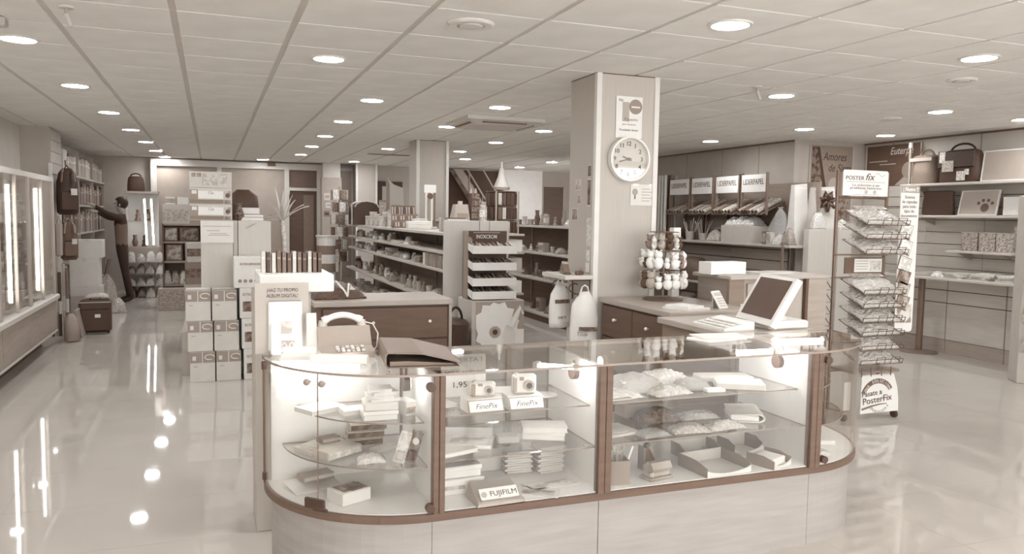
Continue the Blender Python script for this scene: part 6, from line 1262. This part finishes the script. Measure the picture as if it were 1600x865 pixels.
# ------------------------------------------------------------------ bags on the pilaster
def backpack(label, x, y, z, w, d, h, tt):
    t = thing('backpack', label, 'backpack', (x, y, z), .25); P = []; F = []; n = 20
    for zz, s in ((0, .75), (.05, .95), (.3, 1), (.7, .95), (.9, .75), (1, .4)):
        for i in range(n):
            a = 2 * PI * i / n; c, sn = math.cos(a), math.sin(a); q = (abs(c) ** 3 + abs(sn) ** 3) ** (-1 / 3); P.append((w / 2 * s * c * q, d / 2 * s * sn * q, zz * h))
    for l in range(5):
        for i in range(n): F.append((l * n + i, l * n + (i + 1) % n, l * n + n + (i + 1) % n, l * n + n + i))
    F += [tuple(range(n - 1, -1, -1)), tuple(range(5 * n, 6 * n))]
    MB().add(P, F).build('body', mat(tt, .6, kind='fabric'), t, smooth=True)
    MB().cbox(-w * .36, w * .36, -d / 2 - .035, -d * .4, h * .08, h * .5, .02).build('front_pocket', mat(tt + 6, .6, kind='fabric'), t)
    for s in (-1, 1): MB().tube([(s * w * .18, -d * .2, h * .98), (s * w * .25, -d * .55, h * .9), (s * w * .3, -d * .62, h * .7)], .012, 6).build('strap', mat(tt + 40, .4), t)
    MB().tube([(-.03, 0, h * .98), (0, 0, h * 1.06), (.03, 0, h * .98)], .01, 6).build('hanging_loop', mat(tt + 10), t); MB().box(w * .1, w * .38, -d / 2 - .045, -d / 2 - .034, h * .42, h * .56).build('label_tag', mat(205, .5), t)
    return t
backpack('large dark backpack hanging on the pilaster slats', -1.69, 11.33, 1.42, .25, .2, .58, 84)
backpack('grey teardrop satchel hanging below the dark backpack', -1.68, 11.3, .85, .2, .14, .48, 112)
MB_w = thing('pale_folder_bag', 'pale folded bag hanging left of the grey satchel', 'bag', (-1.775, 11.2, .9)); MB().cbox(-.04, .04, -.06, .06, 0, .42, .02).build('body', mat(165, .6), MB_w); MB().tube([(-.02, 0, .42), (0, 0, .5), (.02, 0, .42)], .006, 5).build('handle', mat(150), MB_w)
# cartons and cases on the floor below
carton('carton', 'brown carton at the floor under the bags, lowest of the stack', 'box', -1.64, 12.35, 0, .36, .34, .3, 0, 175); carton('carton', 'flat pale carton second in the stack under the bags', 'box', -1.63, 12.35, .3005, .38, .34, .13, 0, 205, tape=True)
carton('carton', 'big pale carton third in the stack under the bags', 'box', -1.64, 12.35, .431, .36, .34, .39, 0, 212, tape=True); carton('carton', 'topmost pale carton jutting right in the stack under the bags', 'box', -1.6, 12.4, .8215, .36, .34, .25, 0, 214, tape=True)
for k in range(5):
    t = thing('poster_roll', '%s upright poster roll from the wall by the lit cabinet end' % ORD[k], 'poster roll', (-1.74 + .038 * k, 10.45 + .03 * (k % 2), 0)); h = .85 - .05 * (k % 3)
    MB().cyl((0, 0, 0), (0, 0, h), .017, n=10).build('roll', mat((120, 160, 100, 180, 125)[k], .4), t); MB().cyl((0, 0, h), (0, 0, h + .004), .011, n=8).build('core', mat(95), t); MB().cyl((0, 0, h * .35), (0, 0, h * .55), .0178, n=10, caps=False).build('paper_band', mat(205, .5), t)
t = thing('suitcase', 'dark soft suitcase with white tag standing on the left aisle floor', 'suitcase', (-1.32, 10.62, 0), .06); MB().cbox(-.175, .175, -.1, .1, .015, .41, .03).build('body', mat(100, .55, kind='fabric'), t)
MB().cbox(-.15, .15, -.115, -.098, .04, .3, .012).build('front_pocket', mat(96, .55, kind='fabric'), t); MB().tube([(-.06, 0, .405), (-.05, 0, .435), (.05, 0, .435), (.06, 0, .405)], .01, 6).build('handle', mat(110), t); MB().tube([(-.17, -.101, .38), (.17, -.101, .38)], .005, 5).build('zip', mat(190, .3), t)
MB().box(-.0, .06, -.119, -.115, .2, .24).build('tag', mat(230), t)
for x in (-.14, .14):
    for y in (-.06, .06): MB().cyl((x - .01, y, .018), (x + .01, y, .018), .018, n=10).build('wheel', mat(70), t)
packet('packet', 'clear plastic sheet crumpled on top of the suitcase', 'packet', -1.3, 10.63, .437, .26, .16, .05, .1, 190, kind='wrap')
t = soft_bag('grey_holdall', 'grey holdall leaning by the cabinet end on the floor', -1.5, 10.08, 0, .16, .34, .3, .2, 155, False, None, .5); t = thing('leaning_board', 'pale board leaning between holdall and suitcase', 'board', (-1.42, 10.4, 0)); MB().xf((0, 0, 0), ry=-.2).cbox(-.008, .008, -.12, .12, 0, .32, .003).build('board', mat(165, .6), t); MB().xf((0, 0, 0), ry=-.2).box(-.012, .012, -.125, .125, .31, .325).build('edge', mat(180), t)
for k, (x, y, w, h, tt) in enumerate(((-1.45, 12.9, .3, .5, 165), (-1.5, 13.3, .25, .35, 135), (-1.3, 12.75, .24, .2, 190))): packet('packet', ('tall clear bag', 'dark bagged goods', 'low white bag')[k] + ' slumped on the floor below the bookcase', 'packet', x, y, 0, w, .3, h, .2, tt, kind='wrap')
t = board('framed_picture', 'dark framed picture leaning against the bookcase', -1.52, 13.15, .36, .3, .42, 130, 105, .2)
t.location.z = .35
# ------------------------------------------------------------------ far lit display and heaps
t = thing('lit_showcase', 'small bright showcase with leaning tubes at the far left', 'showcase', (-1.1, 15.3, 0)); MB().cbox(-.3, .25, -.2, .25, 0, .86, .004).build('base', mat(160, .5), t); MB().box(-.28, .22, .2, .24, .86, 1.78).build('back_panel', mat(240, .5), t); MB().box(-.28, -.26, -.18, .2, .86, 1.55).build('side_panel', mat(200), t)
MB().box(-.26, .2, -.15, .2, 1.3, 1.312).build('glass_shelf', glass(), t); MB().box(-.3, .24, -.2, .24, 1.78, 1.82).build('top', mat(160), t)
for x in (.05, .16):
    tb = MB().cyl((x, -.19, .88), (x - .03, -.19, 1.7), .02, n=8).build('tube_batten', mat(200), t); MB().cyl((x, -.215, .9), (x - .03, -.215, 1.68), .013, n=10).build('tube', emis('far_tube', CABTUBE), tb)
for k, (x, z, s, tt) in enumerate(((-1.25, .8605, 'vase', 110), (-1.1, .8605, 'figure', 100), (-1.2, 1.3125, 'figure', 120), (-1.05, 1.3125, 'jar', 105))): jar('ornament', ('dark vase', 'dark figurine', 'dark figure', 'dark jar')[k] + (' on the base' if k < 2 else ' on the glass shelf') + ' of the small bright showcase', 'ornament', x, 15.25, z, .05, .2, tt, 100, shape=s)
soft_bag('dark_rucksack', 'dark rucksack on top of the small bright showcase', -1.22, 15.3, 1.8205, .28, .22, .26, 0, 96, True)
for k in range(16):
    x = -1.28 + .15 * (k % 4); z = .0 + .2 * (k // 4); tt = r.randint(115, 225)
    packet('packet', '%s bagged item of the %s layer in the heap under the bright showcase' % (ORD[k % 4], ORD[k // 4]), 'packet', x, 14.88 + r.uniform(-.05, .05), z, .145, .26, r.uniform(.12, .195), r.uniform(-.1, .1), tt, kind='wrap', group='heap of bagged goods')
t = thing('frame_shelf', 'dark open shelf of framed pictures at the far end of the left aisle', 'shelving', (-.42, 13.3, 0)); MB().box(-.7, -.14, 13.4, 13.43, 0, 1.29).build('back_panel', mat(120, .6), t, w=True)
for x in (-.7, -.16): MB().box(x, x + .02, 13.1, 13.4, 0, 1.29).build('side', mat(115, .6), t, w=True)
for z in (.36, .72, 1.02, 1.29): MB().box(-.7, -.14, 13.1, 13.4, z - .025, z).build('shelf_board', mat(150, .6), t, w=True)
for k, (x, z, w, h, tt) in enumerate(((-.58, 1.0205, .2, .22, 175), (-.32, 1.0205, .28, .22, 135), (-.54, .7205, .24, .26, 165), (-.27, .7205, .2, .2, 120))):
    t = thing('framed_picture', ('upper left', 'upper right', 'lower left', 'lower right')[k] + ' framed picture on the dark far shelf', 'frame', (x, 13.2, z)); MB().box(-w / 2, w / 2, 0, .02, 0, h).build('frame', mat(115, .5), t); MB().box(-w / 2 + .02, w / 2 - .02, -.003, 0, .02, h - .02).build('picture', mat(tt, .5, kind='picture'), t)
stock('on the low far frame shelf', -.45, [13.2], .36, .2)
for k in range(5): packet('packet', '%s glittering packet from the left on the low far tray' % ORD[k], 'packet', -.64 + .11 * k, 13.22, .3605, .12, .12, .2, .2 * k, (190, 150, 215, 170, 140)[k], kind='fleck' if k % 2 else 'wrap')
carton('printed_carton', 'pale printed appliance carton on the dark far shelf', 'box', -.5, 13.25, 1.2905, .38, .26, .3, 0, 186, band=(.15, .75, 172)); carton('carton', 'left small white box on the appliance carton', 'box', -.58, 13.25, 1.5905, .14, .2, .11, 0, 210, band=(.2, .8, 160)); carton('carton', 'right small white box on the appliance carton', 'box', -.4, 13.25, 1.5905, .16, .2, .11, 0, 216)
carton('low_tray', 'brown low tray box on the floor before the far shelf', 'box', -.45, 12.85, 0, .6, .22, .33, 0, 165, band=(.1, .9, 160)); 
for k, (x, y, z, w, h, tt) in enumerate(((-.2, 11.6, 0, .3, .5, 175), (-.2, 11.6, .5005, .28, .3, 140), (-.2, 11.6, .801, .25, .26, 190))): carton('carton', ('lowest', 'middle', 'uppermost')[k] + ' carton stacked behind the aisle unit', 'box', x, y, z, w, .3, h, .05 * k, tt, band=(.3, .7, 120))
# ================================================================== PERSON reaching to the bookcase
def person():
    J = {'pel': (-.05, 0, .93, .125, .105), 'waist': (-.055, .0, 1.06, .115, .095), 'chest': (-.06, 0, 1.24, .135, .115), 'sh': (-.05, 0, 1.38, .105, .09), 'neck': (-.045, 0, 1.46, .05, .05), 'head0': (-.06, 0, 1.52, .065, .06), 'head1': (-.07, 0, 1.60, .085, .075), 'head2': (-.07, 0, 1.68, .06, .06),
         'hl': (-.05, -.085, .88, .09, .085), 'kl': (.0, -.09, .5, .062, .06), 'al': (.09, -.09, .09, .042, .042), 'tl': (-.07, -.1, .045, .035, .03),
         'hr': (-.05, .085, .88, .09, .085), 'kr': (-.02, .09, .5, .062, .06), 'ar': (.03, .09, .09, .042, .042), 'tr': (-.13, .1, .045, .035, .03),
         'sl': (-.07, -.17, 1.38, .06, .06), 'el': (-.24, -.2, 1.45, .046, .046), 'wl': (-.41, -.16, 1.57, .03, .028), 'pl': (-.48, -.155, 1.6, .034, .02),
         'sr': (-.07, .17, 1.38, .06, .06), 'er': (-.25, .18, 1.38, .046, .046), 'wr': (-.41, .12, 1.47, .03, .028), 'pr': (-.48, .115, 1.49, .034, .02)}
    E = [('pel', 'waist'), ('waist', 'chest'), ('chest', 'sh'), ('sh', 'neck'), ('neck', 'head0'), ('head0', 'head1'), ('head1', 'head2'), ('pel', 'hl'), ('hl', 'kl'), ('kl', 'al'), ('al', 'tl'), ('pel', 'hr'), ('hr', 'kr'), ('kr', 'ar'), ('ar', 'tr'),
         ('sh', 'sl'), ('sl', 'el'), ('el', 'wl'), ('wl', 'pl'), ('sh', 'sr'), ('sr', 'er'), ('er', 'wr'), ('wr', 'pr')]
    for s, p in (('l', 'pl'), ('r', 'pr')):
        px, py, pz = J[p][:3]
        for k, (dy, L_) in enumerate(((-.03, .062), (-.01, .075), (.01, .07), (.028, .055))):
            J['f%s%da' % (s, k)] = (px - .04, py + dy, pz + .012, .0095, .0095); J['f%s%db' % (s, k)] = (px - .04 - L_ * .75, py + dy, pz + .004, .008, .008); E += [(p, 'f%s%da' % (s, k)), ('f%s%da' % (s, k), 'f%s%db' % (s, k))]
        J['t%sa' % s] = (px - .01, py + (.045 if s == 'l' else -.045), pz - .012, .011, .011); E += [(p, 't%sa' % s)]
    names = list(J); me = bpy.data.meshes.new('person'); me.from_pydata([J[n][:3] for n in names], [(names.index(a), names.index(b)) for a, b in E], [])
    o = bpy.data.objects.new('person_tmp', me); COL.objects.link(o); md = o.modifiers.new('skin', 'SKIN'); md.use_smooth_shade = True
    if not me.skin_vertices: me.attributes
    sv = me.skin_vertices[0].data
    for i, n in enumerate(names): sv[i].radius = J[n][3:5]; sv[i].use_root = (n == 'pel')
    o.modifiers.new('sub', 'SUBSURF').levels = 2; o.modifiers['sub'].render_levels = 2
    dg = bpy.context.evaluated_depsgraph_get(); dg.update()
    nm = bpy.data.meshes.new_from_object(o.evaluated_get(dg)); nm.name = 'person'
    bpy.data.objects.remove(o)
    nm.materials.clear()
    for m in (mat(185, .6), mat(128, .8, kind='fabric'), mat(84, .8, kind='fabric'), mat(80, .5), mat(72, .6)): nm.materials.append(m)
    for p in nm.polygons:
        c = p.center
        if c.z < .08: k = 3
        elif c.z < .96: k = 2
        elif c.z > 1.45 and abs(c.y) < .1 and c.x > -.2: k = 0
        elif c.x < -.4: k = 0
        elif c.z > 1.28: k = 2
        else: k = 1
        p.material_index = k; p.use_smooth = True
    return nm
pm = person()
po = bpy.data.objects.new('person', pm); COL.objects.link(po); po.location = (-1.30, 14.15, -.012)
zmin = min(v.co.z for v in pm.vertices); po.location.z = -zmin
tag(po, 'person in dark trousers and grey top reaching up to the bookcase', 'person')
hair = MB().sphere((-.05, 0, 1.625), .1, 12, 1.05, .92, 1.05).build('hair', mat(76, .6), po, smooth=True)
for v in hair.data.vertices:
    if v.co.x < -.1 and v.co.z < 1.66: v.co.x = -.1
for s in (-1, 1): MB().sphere((-.15, s * .03, 1.61), .008, 6).build('eye', mat(70), po); MB().sphere((-.065, s * .088, 1.59), .02, 8, .6, .4, 1).build('ear', mat(185), po, smooth=True)
MB().sphere((-.163, 0, 1.59), .014, 8, 1, .7, 1.4).build('nose', mat(185), po, smooth=True); MB().sphere((-.151, 0, 1.56), .016, 8, .3, 1, .3).build('mouth', mat(130), po, smooth=True)
